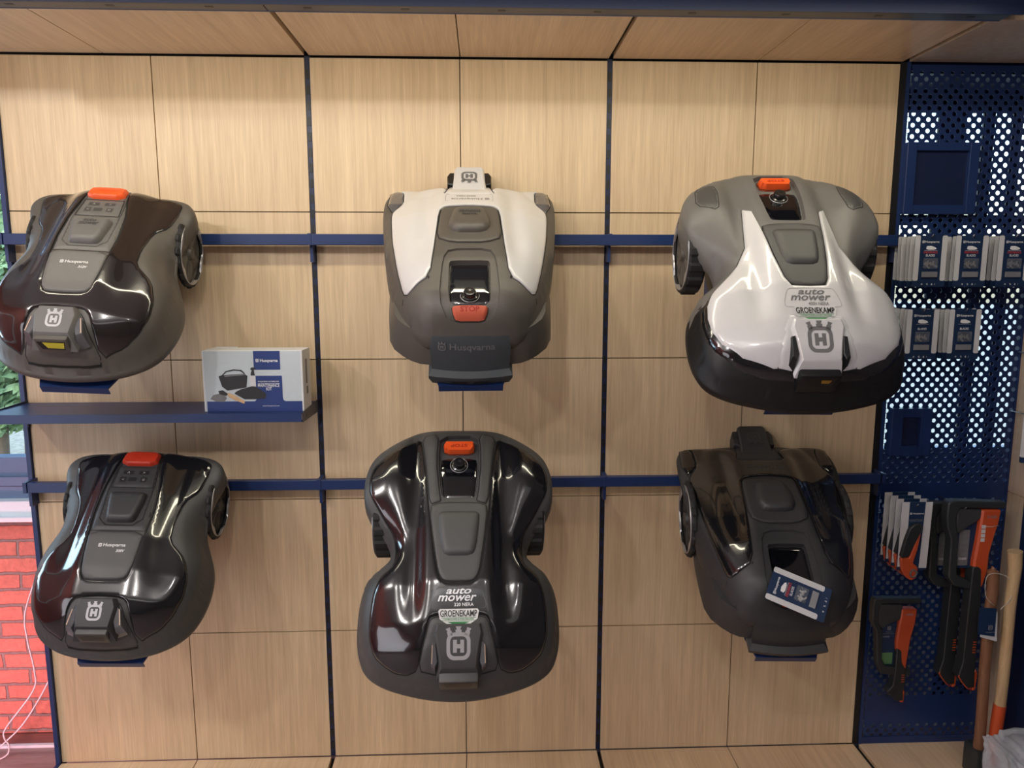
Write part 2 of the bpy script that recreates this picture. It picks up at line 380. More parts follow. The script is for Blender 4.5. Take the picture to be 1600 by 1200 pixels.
RIM = {
'A': ([-.5,-.3,-.2,-.13,-.05,.05,.12],[.05,.065,.09,.13,.185,.215,.228]),
'B': ([-.52,-.35,-.25,-.17,-.1,0,.15,.26],[.055,.07,.09,.13,.19,.240,.252,.245]),
'C': ([-.22,-.12,0,.2,.35,.5],[.15,.15,.16,.18,.185,.165])}
BOT = {
'A': ([-.5,-.22,-.16,-.11,.12],[.022,.03,.07,.13,.14]),
'B': ([-.52,-.2,-.15,-.1,.26],[.022,.035,.08,.14,.15]),
'C': ([-.22,.02,.09,.13,.38,.43,.5],[.09,.09,.1,.155,.155,.12,.1])}
EDGE = {'A': .07, 'B': .08, 'C': .075}
def H(k, P):
    P = np.atleast_2d(np.asarray(P, float)); u = np.abs(P[:, 0]); v = P[:, 1]; d = segdist(P, FULL[k])
    cr = np.interp(v, *CR[k]); ri = np.interp(v, *RIM[k])
    if k == 'A': lat = .045 * sm(u, .06, .22) + .012 * np.exp(-((u - .125) / .03) ** 2) * sm(v, -.36, -.2)
    elif k == 'B': lat = .055 * sm(u, .075, .27) * (1 - .6 * sm(v, -.12, .05)) + .02 * np.exp(-((u - .125) / .03) ** 2) * sm(v, -.42, -.25) - .012 * np.exp(-((u - .2) / .045) ** 2 - ((v - .08) / .1) ** 2)
    else: lat = .05 * sm(u, .08, .26) + .014 * np.exp(-((u - .13) / .03) ** 2) * sm(v, -.05, .1) * (1 - sm(v, .35, .45))
    t = np.clip(d / EDGE[k], 0, 1); s = np.sqrt(np.clip(1 - (1 - t) ** 2.2, 0, 1))
    return ri + np.maximum(cr - lat - ri, .01) * s

def shell(k, parent, m_body, m_low=None, low_v=-.9, wells=()):
    out = resample(FULL[k], .011); ext = []
    W_ = []
    for poly, dep in wells:
        o = resample(chaikin(poly, 1, .2), .008); i = np.array(inset(o, .0025)); ext += [o, i]; W_.append((o, i, dep))
    V2, F = cdt_fill(out, .0105, ext)
    z = H(k, V2)
    for o, i, dep in W_: z = z - dep * np.clip((segdist(V2, o) + 1e-4) / .0025, 0, 1)
    V = [(a, b, c) for (a, b), c in zip(V2, z)]; fm = [1 if (m_low and V2[f[0]][1] < low_v - .02) else 0 for f in F]; F = list(F)
    bl = dict(boundary_loops(F)); st = next(iter(bl)); loop = [st]; x = bl[st]
    while x != st: loop.append(x); x = bl[x]
    B = V2[loop]; n = len(loop)
    zb = z[loop]; bot = np.interp(B[:, 1], *BOT[k]); bot = np.minimum(bot, zb - .02)
    prev = loop
    for dout, f in ((-.004, .12), (-.006, .45), (-.003, .8), (.008, 1.0), (.03, 1.02)):
        Q = np.array(inset(B, dout)); zz = zb + (bot - zb) * f
        base = len(V); V += [(a, b, c) for (a, b), c in zip(Q, zz)]; cur = list(range(base, base + n))
        for j in range(n):
            F.append((prev[(j + 1) % n], prev[j], cur[j], cur[(j + 1) % n])); fm.append(1 if (m_low and B[j, 1] < low_v) else 0)
        prev = cur
    return mk('body_shell', V, F, [m_body, m_low or m_body], parent, True, fm, angle=38)
def panel(name, poly, k, off, m, parent, b=.006, step=.009, base=0., drop=.001, seam=.0016, rnd=1, seam_mat='seam', skirt=.006):
    p = resample(chaikin(poly, rnd, .18) if rnd else poly, min(step, .009))
    V2, F = cdt_fill(p, step, [np.array(inset(p, b * f)) for f in ((.35, 1.) if b > .004 and len(p) > 8 else ())] if b < .012 else ())
    d = np.clip(segdist(V2, p), 0, None); t = np.clip(d / b, 0, 1)
    hz = H(k, V2) + base; z = hz - drop + (off + drop) * np.sqrt(np.clip(1 - (1 - t) ** 2, 0, 1))
    V = [(a, c, e) for (a, c), e in zip(V2, z)]; F = list(F); fm = [0] * len(F)
    bl = dict(boundary_loops(F))
    e0 = list(bl.items()); idx = {}
    for a, c in e0:
        for q in (a, c):
            if q not in idx: idx[q] = len(V); V.append((V2[q][0], V2[q][1], z[q] - skirt))
    for a, c in e0: F.append((c, a, idx[a], idx[c])); fm.append(0)
    mats = [m]
    if seam:
        o2 = np.array(inset(p, -seam)); i2 = np.array(inset(p, seam * .3)); n = len(p)
        zo = H(k, o2) + base + .0006; zi = H(k, i2) + base + .0006; bs = len(V)
        V += [(a, c, e) for (a, c), e in zip(o2, zo)] + [(a, c, e) for (a, c), e in zip(i2, zi)]
        A = np.sum(p[:, 0] * np.roll(p[:, 1], -1) - np.roll(p[:, 0], -1) * p[:, 1])
        for j in range(n):
            q = (bs + j, bs + (j + 1) % n, bs + n + (j + 1) % n, bs + n + j); F.append(q if A > 0 else q[::-1]); fm.append(1)
        mats.append(seam_mat)
    return mk(name, V, F, mats, parent, True, fm, angle=40)
def on(name, VF, k, off, m, parent):
    V, F = VF; z = H(k, V) + off
    return mk(name, [(a, b, c) for (a, b), c in zip(V, z)], F, m, parent)
def blockf(name, top, h0f, m, parent, bev=.004, grow=.004):
    """upright block: polygon top at height function, sinking down"""
    n = len(top); P = np.array(top); I = inset(P, bev); O = inset(P, -grow)
    V = [(x, y, h0f(x, y)) for x, y in I] + [(x, y, h0f(x, y) - bev) for x, y in P] + [(x, y, h0f(x, y) - .045) for x, y in O]
    A = np.sum(P[:, 0] * np.roll(P[:, 1], -1) - np.roll(P[:, 0], -1) * P[:, 1])
    F = [tuple(range(n))] + [(j, j + n, (j + 1) % n + n, (j + 1) % n) for j in range(n)] + [(j + n, j + 2 * n, (j + 1) % n + 2 * n, (j + 1) % n + n) for j in range(n)]
    if A < 0: F = [f[::-1] for f in F]
    return mk(name, V, F, m, parent, True, angle=30)
def wheel(parent, side, uo, v, h, r, w=.05, trim='silver_rim', disc='grey_warm'):
    N_ = 96; s = side
    prof = [(uo - w, r * .80), (uo - w, r * .93), (uo - w + .006, r * .97), (uo - .006, r * .97), (uo, r * .93), (uo, r * .86), (uo - .006, r * .83)]
    V = []; F = []
    for i in range(N_):
        a = 2 * math.pi * i / N_; lug = 1.035 if (i % 6) < 3 else .985
        for j, (x, rr) in enumerate(prof):
            q = rr * (lug if j in (2, 3) else (1.01 if (i % 6) < 3 and j in (1, 4) else 1)); V.append((s * x, v + q * math.cos(a), h + q * math.sin(a)))
    L = len(prof)
    for i in range(N_):
        for j in range(L - 1):
            f = (i * L + j, i * L + j + 1, ((i + 1) % N_) * L + j + 1, ((i + 1) % N_) * L + j); F.append(f if s > 0 else f[::-1])
    wt = mk('wheel', V, F, 'rubber', parent, False)
    # cover disc with raised hub and ribs
    V = []; F = []; rings = [(.0, .006), (.16, .006), (.20, -.004), (.30, -.006), (.80, -.008), (.86, -.006)]; S = 72
    for i in range(S):
        a = 2 * math.pi * i / S; rib = .004 if (i % 12) in (0, 1, 11) else 0; gap = -.004 if (i % 12) in (4, 5, 6, 7, 8) else 0
        for j, (f, x) in enumerate(rings):
            V.append((s * (uo + x - .004 + ((rib + gap) if j in (3, 4) else 0)), v + f * r * math.cos(a), h + f * r * math.sin(a)))
    L = len(rings)
    for i in range(S):
        for j in range(L - 1):
            f = (i * L + j, i * L + j + 1, ((i + 1) % S) * L + j + 1, ((i + 1) % S) * L + j); F.append(f if s > 0 else f[::-1])
    mk('wheel_cover', V, F, disc, wt, True, angle=25)
    V = []; F = []
    for i in range(S):
        a = 2 * math.pi * i / S; wv = .5 + .5 * math.cos(6 * a); ri = .87 - .10 * (wv ** 2.2)
        for f, x in ((.90, -.001), (.89, .002), (ri, .002), (ri - .01, -.003)):
            V.append((s * (uo + x), v + f * r * math.cos(a), h + f * r * math.sin(a)))
    for i in range(S):
        for j in range(3):
            f = (i * 4 + j, ((i + 1) % S) * 4 + j, ((i + 1) % S) * 4 + j + 1, i * 4 + j + 1); F.append(f[::-1] if s > 0 else f)
    mk('rim_trim', V, F, trim, wt, False)
    return wt
def frame_matrix(O, tilt, yaw, roll):
    c, s = math.cos, math.sin; t, y, r = tilt * D, yaw * D, roll * D
    B = np.array([[1, 0, 0], [0, s(t), -c(t)], [0, c(t), s(t)]])
    Yw = np.array([[c(y), -s(y), 0], [s(y), c(y), 0], [0, 0, 1]]); Rl = np.array([[c(r), -s(r), 0], [s(r), c(r), 0], [0, 0, 1]])
    m = Matrix((Yw @ B @ Rl).tolist()).to_4x4(); m.translation = Vector(O); return m
def knob(k, parent, v, base, r=.021):
    h = float(H(k, [(0, v)])[0]) + base; V = []; F = []; S = 28
    pr = [(r * 1.05, 0), (r * 1.05, .004), (r * .86, .006), (r * .84, .014), (r * .74, .019), (r * .45, .020), (0.001, .018)]
    for i in range(S):
        a = 2 * math.pi * i / S
        for rr, z in pr: V.append((rr * math.cos(a), v + rr * math.sin(a), h + z))
    L = len(pr); F = [(i * L + j, ((i + 1) % S) * L + j, ((i + 1) % S) * L + j + 1, i * L + j + 1) for i in range(S) for j in range(L - 1)]
    kb = mk('selector_knob', V, F, 'knob', parent, True, angle=35)
    Vr, Fr = tube([(r * 1.22 * math.cos(2 * math.pi * i / 32), v + r * 1.22 * math.sin(2 * math.pi * i / 32), h + .001) for i in range(32)], .0012, 5, True)
    mk('knob_ring', Vr, Fr, 'silver_rim', kb, True)
def mir(P): return [(-u, v) for u, v in P]
def mower_base(name, label, fr, k):
    o = thing(name, label, 'robotic mower'); o.matrix_world = frame_matrix(*fr); return o
def chassis(k, parent):
    b = MB()
    if k == 'A': b.box(-.15, .15, -.40, .085, .018, .16, 0, .02); ax = (0, .12, .20)
    elif k == 'B': b.box(-.18, .18, -.42, .17, .018, .17, 0, .02); ax = (.03, .12, .24)
    else: b.box(-.17, .17, -.17, .40, .018, .17, 0, .02); ax = (.24, .08, .24)
    V, F = tube([(-ax[2] + .02, ax[0], ax[1]), (ax[2] - .02, ax[0], ax[1])], .02, 12); b.add(V, F)
    return b.build('chassis', 'black', parent, True, angle=35)

# ---- kind A: compact mower, nose down
def mower_a(name, label, fr, c, model, sticker):
    k = 'A'; R_ = mower_base(name, label, fr, k)
    shell(k, R_, c['body'], wells=[])
    chassis(k, R_)
    for s in (1, -1): wheel(R_, s, .223, .008, .104, .112, .018, disc=c['disc'])
    outer = [(.05,.112),(.11,.110),(.172,.099),(.204,.080),(.202,.048),(.188,-.022),(.156,-.067),(.143,-.14),(.146,-.2),(.197,-.248),(.212,-.30),(.208,-.35),(.19,-.395),(.158,-.43),(.1,-.462),(.078,-.394),(.062,-.379),(0,-.374)]
    inner = [(.05,.112),(.08,-.035),(.085,-.127),(.079,-.19),(.067,-.313),(.055,-.333),(0,-.336)]
    panel('gloss_cover', outer + mir(outer[:-1][::-1]) + mir(inner[1:-1]) + inner[::-1][:-1], k, .0045, c['gloss'], R_, b=.005)
    sp = [(.046,.113),(.0762,-.035),(.081,-.127),(.0765,-.186)]
    panel('control_spine', sp + mir(sp[::-1]), k, .003, c['spine'], R_, b=.004, rnd=0)
    rec = [(.056,.106),(.062,.03),(.068,-.045),(.062,-.172)]
    panel('control_recess', rec + mir(rec[::-1]), k, -.002, c['recess'], R_, b=.003, base=.0045, rnd=1, seam=0)
    st = [(.052,.096),(.055,.038)]
    sb = panel('stop_button', st + mir(st[::-1]), k, .017, c['stop'], R_, b=.006, base=.001, step=.005, rnd=1)
    on('stop_print', place2d(text2d('STOP', .05, .013, .02), 0, .068, math.pi), k, .0186, c['stop'], sb)
    kp = [(.055,.034),(.061,-.041)]
    kb = panel('keypad', kp + mir(kp[::-1]), k, .001, c['spine'], R_, b=.003, base=.0035, rnd=0)
    L = []
    for x, y, w, h in ((-.024,.013,.03,.013),(.022,.013,.03,.013),(-.034,-.013,.018,.018),(-.006,-.012,.024,.014),(.027,-.013,.018,.018)):
        L.append(rect2d(x - w / 2, x + w / 2, y - h / 2, y + h / 2))
    on('key', join2d(*L), k, .0052, c['recess'], kb)
    on('keypad_print', join2d(*[place2d(text2d(s_, None, .007), x, y) for s_, x, y in (('^', -.024, .013), ('>', .022, .013), ('<', -.034, -.013), ('o', .027, -.013))]), k, .0056, 'silver', kb)
    hd = [(.052,-.060),(.056,-.075),(.046,-.145),(.038,-.163)]
    ho = panel('hood', hd + mir(hd[::-1]), k, .02, c['spine'], R_, b=.017, base=.002, step=.006, rnd=2)
    on('hood_lettering', join2d(place2d(text2d('auto', .036, .011, .02, .25), 0, -.082), place2d(text2d('mower', .056, .011, .02, .25), 0, -.096)), k, .0228, 'dim', ho)
    ht = [(.078,-.19),(.0745,-.255),(.067,-.313),(.052,-.332)]
    hh = panel('hatch', ht + mir(ht[::-1]), k, .005, c['hatch'], R_, b=.005)
    y0 = -.235
    on('brand_lettering', join2d(place2d(emblem2d(.010), -.034, y0), place2d(text2d('Husqvarna', .062, .0125, .012), .006, y0)), k, .0056, 'whiteprint', hh)
    on('model_number', place2d(text2d(model, .024, .008, .02, .2), .026, y0 - .016), k, .0056, 'whiteprint', hh)
    nb = [(0,-.383),(.04,-.384),(.06,-.396),(.076,-.43),(.102,-.466),(.06,-.474),(0,-.477)]
    panel('nose_plate', nb + mir(nb[1:-1][::-1]), k, .004, c['body'], R_, b=.004)
    tz = lambda x, y: .228 + (y + .388) * .42
    vis = [(.044,-.388),(.053,-.41),(.045,-.462),(-.045,-.462),(-.053,-.41),(-.044,-.388)]
    vo = blockf('nose_visor', vis, tz, c['spine'], R_, .003, .016)
    lm = lambda x, y: (x, y, tz(x, y) + .0006)
    flat('emblem', place2d(emblem2d(.042), 0, -.425), c['logo'], vo, lm)
    for s in (1, -1):
        P = [(s * .054, -.405), (s * .063, -.410), (s * .074, -.452), (s * .058, -.458), (s * .050, -.44)]
        lb = blockf('headlight', P if s < 0 else P[::-1], lambda x, y: tz(x, y) - .012, 'lens', R_, .002, .006)
        flat('light_strip', ([(s * .0615, -.412), (s * .064, -.412), (s * .0725, -.45), (s * .0695, -.451)], [(0, 1, 2, 3) if s < 0 else (3, 2, 1, 0)]), 'lens_edge', lb, lambda x, y: (x, y, tz(x, y) - .0105))
    def fr_(x, y): return (x, -.4655 - .0 + (y) * .1, tz(0, -.462) - .018 + y)
    V = [(-.036,-.480,.172),(.036,-.480,.172),(.030,-.484,.150),(-.030,-.484,.150)]
    sl = MB(); sl.box(-.042, .042, -.478, -.44, .135, .190, 0, .004)
    so = sl.build('sensor_mouth', c['body'], R_, True, angle=30)
    mk('mouth_slot', [(-.036,-.4785,.180),(.036,-.4785,.180),(.029,-.4785,.152),(-.029,-.4785,.152)], [(0, 3, 2, 1)], 'black', so)
    if sticker: mk('yellow_sticker', [(-.022,-.479,.178),(.034,-.479,.178),(.028,-.479,.157),(-.013,-.479,.157)], [(0, 3, 2, 1)], 'yellow', so)
    return R_

# ---- kind B: wide-shouldered mower, nose down
COVER_B = [(.117,.199),(.165,.164),(.21,.133),(.252,.096),(.262,.057),(.258,.008),(.222,-.052),(.184,-.110),(.178,-.152),(.18,-.198),(.216,-.222),(.234,-.268),(.242,-.328),(.24,-.38),(.226,-.42),(.2,-.442),(.17,-.460),(.137,-.468),(.109,-.463),(.091,-.4),(.079,-.352),(.06,-.346),(0,-.346)]
INNER_B = [(.117,.199),(.106,.121),(.1,.075),(.0865,-.046),(.071,-.165),(.0585,-.235),(.044,-.264),(0,-.266)]
COVER_W = [(.116,.042),(.13,-.1),(.16,-.158),(.236,-.236),(.251,-.268),(.254,-.306),(.248,-.35),(.229,-.39),(.182,-.434),(.11,-.466),(0,-.478)]
INNER_W = [(.094,.020),(.0835,-.056),(.071,-.16),(.0565,-.238),(.044,-.264),(0,-.266)]
def mower_b(name, label, fr, c, model, white):
    k = 'B'; R_ = mower_base(name, label, fr, k)
    op = [(.058,.198),(.062,.1),(.051,-.01),(.042,-.02)]; op = op + mir(op[::-1])
    shell(k, R_, c['body'], 'black' if white else None, -.235, wells=[(op, .016)])
    chassis(k, R_)
    for s in (1, -1): wheel(R_, s, *((.266, .030, .120, .122) if white else (.250, .0, .125, .116)), .05, disc=c['disc'])
    if white:
        lip = [(.20,-.225),(.262,-.262),(.265,-.31),(.258,-.36),(.238,-.402),(.19,-.448),(.115,-.479),(0,-.490)]
        lip2 = [(.20,-.26),(.22,-.34),(.17,-.40),(0,-.44)]
        panel('front_lip', lip + mir(lip[:-1][::-1]) + mir(lip2[:-1]) + lip2[::-1][:], k, .0065, 'gloss', R_, b=.004, rnd=1, step=.005, seam=0)
        o, i = COVER_W, INNER_W
        cv = panel('white_cover', o + mir(o[:-1][::-1]) + mir(i[:-1]) + i[::-1], k, .009, 'white', R_, b=.006, rnd=0, step=.007)
        il = [(.232,.146),(.182,.152),(.176,.108),(.186,.026),(.242,.062)]
        for s in (1, -1): panel('shoulder_inlay', il if s > 0 else mir(il), k, .0015, c['hatch'], R_, b=.004)
        cz = .0095
    else:
        o, i = COVER_B, INNER_B
        panel('gloss_cover', o + mir(o[:-1][::-1]) + mir(i[1:-1]) + i[::-1][:-1], k, .0045, c['gloss'], R_, b=.005)
        ri = [(.112,.200),(.102,.121),(.096,.075),(.083,-.040),(.05,-.031),(.055,-.012),(.066,.1),(.062,.204)]
        for s in (1, -1): panel('spine_rail', ri if s > 0 else mir(ri), k, .003, c['spine'], R_, b=.006)
        cz = .005
    sc = [(.052,.12),(.056,.09),(.047,-.008),(.038,-.015)]
    panel('display_glass', sc + mir(sc[::-1]), k, .002, 'screen', R_, b=.003, base=-.0155, seam=0)
    st = [(.043,.174),(.048,.165),(.044,.132)]
    sb = panel('stop_button', st + mir(st[::-1]), k, .019, c['stop'], R_, b=.004, base=-.012, step=.006)
    on('stop_print', place2d(text2d('STOP', .05, .012, .02), 0, .152, math.pi), k, .0076, 'orange_red', sb)
    knob(k, R_, .094, -.013)
    ht = [(.05,-.036),(.084,-.047),(.069,-.16),(.056,-.235),(.046,-.255),(.033,-.262)]
    hh = panel('hatch', ht + mir(ht[::-1]), k, .005, c['hatch'], R_, b=.005)
    pd = [(.052,-.062),(.062,-.075),(.052,-.165),(.040,-.195)]
    panel('hatch_pad', pd + mir(pd[::-1]), k, .011, c['hatch'], hh, b=.022, base=.003, step=.007, rnd=2, seam=0)
    sh = [(.05,-.276),(.062,-.282),(.075,-.325),(.066,-.333)]
    nm = 'silver' if not white else 'dkprint'
    P = resample(chaikin(sh + mir(sh[::-1]), 1), .01); n = len(P); I = np.array(inset(P, .0008))
    on('badge_outline', (np.vstack([P, I]), [(j, j + n, (j + 1) % n + n, (j + 1) % n)[::-1] for j in range(n)] + [(j, j + n, (j + 1) % n + n, (j + 1) % n) for j in range(n)]), k, cz + .0004, 'dkprint', R_)
    on('badge_lettering', join2d(place2d(text2d('auto', .068, .015, .018, .3), 0, -.288), place2d(text2d('mower', .104, .015, .018, .3), -.004, -.306)), k, cz + .0008, 'silver' if not white else 'dkprint', R_)
    on('model_number', place2d(text2d(model, .052, .009, .015), .014, -.322), k, cz + .0008, nm, R_)
    # nose
    nb = [(0,-.350),(.06,-.350),(.076,-.357),(.088,-.4),(.106,-.464),(.06,-.474),(0,-.478)]
    nz = panel('nose_plate', nb + mir(nb[1:-1][::-1]), k, .004, 'white' if white else c['body'], R_, b=.004, base=.007 if white else 0)
    tz = lambda x, y: .240 + (y + .365) * .5 + (.004 if white else 0)
    vis = [(.056,-.372),(.062,-.392),(.054,-.43),(.047,-.474),(-.047,-.474),(-.054,-.43),(-.062,-.392),(-.056,-.372)]
    if white: vis = [(x * 1.05, y) for x, y in vis]
    vo = blockf('nose_visor', vis, tz, 'white' if white else c['body'], R_, .004, .012)
    flat('emblem', place2d(emblem2d(.066), 0, -.424), c['logo'], vo, lambda x, y: (x, y, tz(x, y) + .0008))
    for s in (1, -1):
        P = [(s * .060, -.412), (s * .070, -.414), (s * .072, -.462), (s * .062, -.468), (s * .055, -.455)]
        lb = blockf('headlight', P if s < 0 else P[::-1], lambda x, y: tz(x, y) - (.002 if white else .008), 'black' if white else 'lens', R_, .002, .004)
        if not white: flat('light_strip', ([(s * .0675, -.418), (s * .0695, -.418), (s * .071, -.460), (s * .069, -.460)], [(0, 1, 2, 3) if s < 0 else (3, 2, 1, 0)]), 'lens_edge', lb, lambda x, y: (x, y, tz(x, y) - .0072))
    # dealer sticker
    P = [(-.054,.016),(-.050,.021),(.050,.021),(.054,.016),(.050,-.004),(.030,-.016),(0,-.024),(-.030,-.016),(-.050,-.004)][::-1]
    yo = -.354; zt = lambda x, y: max(float(H(k, [(x, y)])[0]) + (.0125 if white else .006), 0)
    stf = lambda dz: (lambda x, y: (x, y, zt(x, y) + dz))
    sk = flat('dealer_sticker', (np.array([(x, y + yo) for x, y in P]), [tuple(range(len(P)))]), 'whiteprint' if not white else 'white', R_, stf(.0008))
    flat('sticker_lettering', place2d(text2d('GROENEKAMP', .098, .0165, .015), 0, yo + .0095), 'black', sk, stf(.0016))
    flat('sticker_small_print', join2d(place2d(text2d('TUINMACHINES & ROBOTMAAIERS', .080, .0034, .02), 0, yo - .0045), rect2d(-.046, .046, yo - .0017, yo - .0007), rect2d(-.044, .044, yo - .0082, yo - .0075)), 'green', sk, stf(.0016))
    flat('sticker_leaf', (np.array([(-.030, yo - .0105), (.030, yo - .0105), (0, yo - .0215)]), [(2, 1, 0)]), 'green', sk, stf(.0016))
    # front mouth and bumper piece
    m_ = MB(); m_.box(-.052, .052, -.502, -.45, .10, .165, 0, .006)
    mo = m_.build('front_mouth', 'black' if white else c['body'], R_, True, angle=30)
    mk('mouth_slot', [(-.040,-.5025,.158),(.040,-.5025,.158),(.033,-.5025,.128),(-.033,-.5025,.128)], [(0, 3, 2, 1)], 'black', mo)
    if white: mk('charging_contact', [(.002,-.503,.150),(.028,-.503,.150),(.024,-.503,.138),(.004,-.503,.138)], [(0, 3, 2, 1)], 'gold', mo)
    return R_

# ---- kind C: large mower hung nose up
def mower_c(name, label, fr, c, model, white):
    k = 'C'; R_ = mower_base(name, label, fr, k)
    w1 = [(.058,.036),(.076,-.005),(.084,-.145),(.060,-.192)]; w1 = w1 + mir(w1[::-1])
    w2 = [(.052,-.008),(.058,-.02),(.059,-.142),(.040,-.158)]; w2 = w2 + mir(w2[::-1])
    shell(k, R_, c['body'], wells=[(w1, .006), (w2, .014)])
    b = MB(); pl = [(.238,.10),(.243,.06),(.241,-.04),(.233,-.13),(.18,-.185),(.13,-.208),(0,-.212)]; P = chaikin(sym(pl[::-1])[::-1] if False else pl + mir(pl[:-1][::-1]), 1)
    n = len(P); I = np.array(inset(P, .022)); Q = np.array(inset(P, .004)); Bt = np.array(inset(P, .03))
    V = [(x, y, .15) for x, y in I] + [(x, y, .10) for x, y in Q] + [(x, y, .045) for x, y in P] + [(x, y, .02) for x, y in Bt]
    A = np.sum(P[:, 0] * np.roll(P[:, 1], -1) - np.roll(P[:, 0], -1) * P[:, 1]); F = []
    for r_ in range(3):
        for j in range(n):
            f = (r_ * n + j, (r_ + 1) * n + j, (r_ + 1) * n + (j + 1) % n, r_ * n + (j + 1) % n); F.append(f if A > 0 else f[::-1])
    F.append(tuple(range(n)) if A > 0 else tuple(range(n - 1, -1, -1)))
    mk('lower_skirt', V, F, c['low'], R_, True, angle=35)
    chassis(k, R_)
    for s in (1, -1): wheel(R_, s, *((.240, .235, .06, .11) if white else (.259, .20, .10, .13)), .02, disc=c['disc'])
    o = [(.070,.395),(.14,.437),(.20,.445),(.224,.440),(.212,.425),(.209,.350),(.240,.306),(.242,.275),(.230,.145),(.208,.01),(.185,-.086),(.17,-.10),(.109,-.068),(.098,.082),(.091,.231),(.072,.255),(0,.264)]
    i = [(.070,.395),(.082,.343),(0,.343)]
    panel('top_cover', o[::-1] + [(.070,.395)][:0] + i[1:] + mir(i[1:-1]) + mir(o[:-1]), k, .006, c['cover'], R_, b=.005, step=.0065)
    for s in (1, -1):
        lp = [(.260,.352),(.256,.436),(.238,.448),(.222,.440),(.2125,.425),(.2100,.351),(.241,.308)]
        panel('corner_lamp', lp if s > 0 else mir(lp), k, .004, 'lens' if white else 'gloss', R_, b=.003, rnd=0, step=.006)
        nt = [(.112,-.074),(.186,-.108),(.187,-.096),(.170,-.104),(.112,-.068)]
        nt = [(.112,-.076),(.188,-.110),(.186,-.099),(.112,-.067)]
        on('cover_gap', (np.array(nt if s > 0 else mir(nt)), [(3, 2, 1, 0) if s < 0 else (0, 1, 2, 3)]), k, .002, 'seam', R_)
    ht = [(.076,.249),(.087,.236),(.0945,.084),(.050,.060)]
    hh = panel('hatch', ht + mir(ht[::-1]), k, .005, c['hatch'], R_, b=.006)
    pd = [(.048,.235),(.066,.14),(.045,.10)]
    po = panel('hatch_pad', pd + mir(pd[::-1]), k, .022, c['hatch'], hh, b=.03, base=.003, step=.007, rnd=2, seam=0)
    on('hatch_lettering', join2d(place2d(text2d('mower', .066, .013, .03, -.2), 0, .19, math.pi), place2d(text2d('auto', .044, .011, .03, -.2), 0, .172, math.pi)), k, .0262, 'dim' if not white else 'dim', po)
    sc = [(.048,-.012),(.054,-.022),(.056,-.138),(.038,-.154)]
    panel('display_glass', sc + mir(sc[::-1]), k, .002, 'screen', R_, b=.003, base=-.019, seam=0)
    knob(k, R_, -.125, -.017)
    st = [(.049,-.162),(.046,-.176),(.038,-.188)]
    sb = panel('stop_button', st + mir(st[::-1]), k, .014, c['stop'], R_, b=.005, base=-.005, step=.006)
    on('stop_print', place2d(text2d('STOP', .052, .011, .03), 0, -.173), k, .0096, 'orange_red', sb)
    # nose sensor head
    tz = lambda x, y: .226 - (y - .39) * .02
    nb = [(.082,.346),(.070,.395),(.066,.43),(0,.438)]
    panel('nose_plate', nb + mir(nb[:-1][::-1]), k, .004, c['nose'], R_, b=.004)
    vis = [(.056,.366),(.050,.44),(.048,.500),(.040,.510),(-.040,.510),(-.048,.500),(-.050,.44),(-.056,.366)]
    V_ = blockf('nose_visor', vis, lambda x, y: tz(x, y) + .010 * float(sm(y, .366, .42)), c['nose'], R_, .005, .006)
    flat('emblem', place2d(emblem2d(.054 if white else .05), 0, .452, math.pi), c['logo'], V_, lambda x, y: (x, y, tz(x, y) + .0110))
    for s in (1, -1):
        P = [(s * .050, .425), (s * .070, .430), (s * .072, .475), (s * .064, .495), (s * .048, .495)]
        blockf('headlight', P if s > 0 else P[::-1], lambda x, y: tz(x, y) - .004, 'black' if white else c['nose'], R_, .003, .001)
    pl_ = [(.075,.285),(.075,.335)]
    if white:
        P = np.array([(.073,.288),(.073,.332),(-.073,.332),(-.073,.288)]); I = np.array(inset(P, .0009))
        on('badge_outline', (np.vstack([P, I]), [(j, (j + 1) % 4, (j + 1) % 4 + 4, j + 4) for j in range(4)]), k, .0062, 'dkprint', R_)
    on('brand_lettering', join2d(place2d(emblem2d(.014), .055, .303, math.pi), place2d(text2d('Husqvarna', .096, .017, .012), -.008, .303, math.pi)), k, .0064, 'dkprint' if white else 'dim', R_)
    if model: on('model_number', place2d(text2d(model, .062, .009, .015), -.01, .324, math.pi), k, .0064, 'dkprint', R_)
    # rear panel
    rows = [(-.196,.172,.098),(-.214,.152,.106),(-.226,.118,.112),(-.231,.075,.110),(-.236,.048,.108),(-.256,.040,.118),(-.256,.030,.118),(-.240,-.006,.110)]
    V = []; F = []; S = 12
    for v, h, w in rows:
        for j in range(S + 1):
            x = -1 + 2 * j / S; V.append((x * w, v + .012 * x * x, h))
    for r_ in range(len(rows) - 1):
        for j in range(S): a = r_ * (S + 1) + j; F.append((a, a + S + 1, a + S + 2, a + 1))
    b0 = len(V); V += [(x * w, -.17, h) for v, h, w in rows for x in (-1, 1)]
    for r_ in range(len(rows) - 1):
        F.append((r_ * (S + 1), b0 + 2 * r_, b0 + 2 * r_ + 2, (r_ + 1) * (S + 1))); F.append((r_ * (S + 1) + S, (r_ + 1) * (S + 1) + S, b0 + 2 * r_ + 3, b0 + 2 * r_ + 1))
    rp = mk('rear_panel', V, F, c['rear'], R_, True, angle=32)
    mf = lambda x, y: (x, np.interp(y, [.075, .118, .152], [-.231, -.226, -.214]) + .012 * (x / .128) ** 2 - .0012, y)
    flat('rear_lettering', join2d(place2d(emblem2d(.022), -.078, .129), place2d(text2d('Husqvarna', .125, .024, .012), .006, .128)), 'dkprint' if white else 'dim', rp, mf)
    L = []
    for y in (.020, .010): L += [rect2d(-.055, -.008, y - .003, y + .003), rect2d(.008, .055, y - .003, y + .003)]
    flat('rear_vent', join2d(*L), 'black', rp, lambda x, y: (x, np.interp(y, [-.006, .030], [-.240, -.256]) - .0012 + .012 * (x / .11) ** 2, y))
    return R_

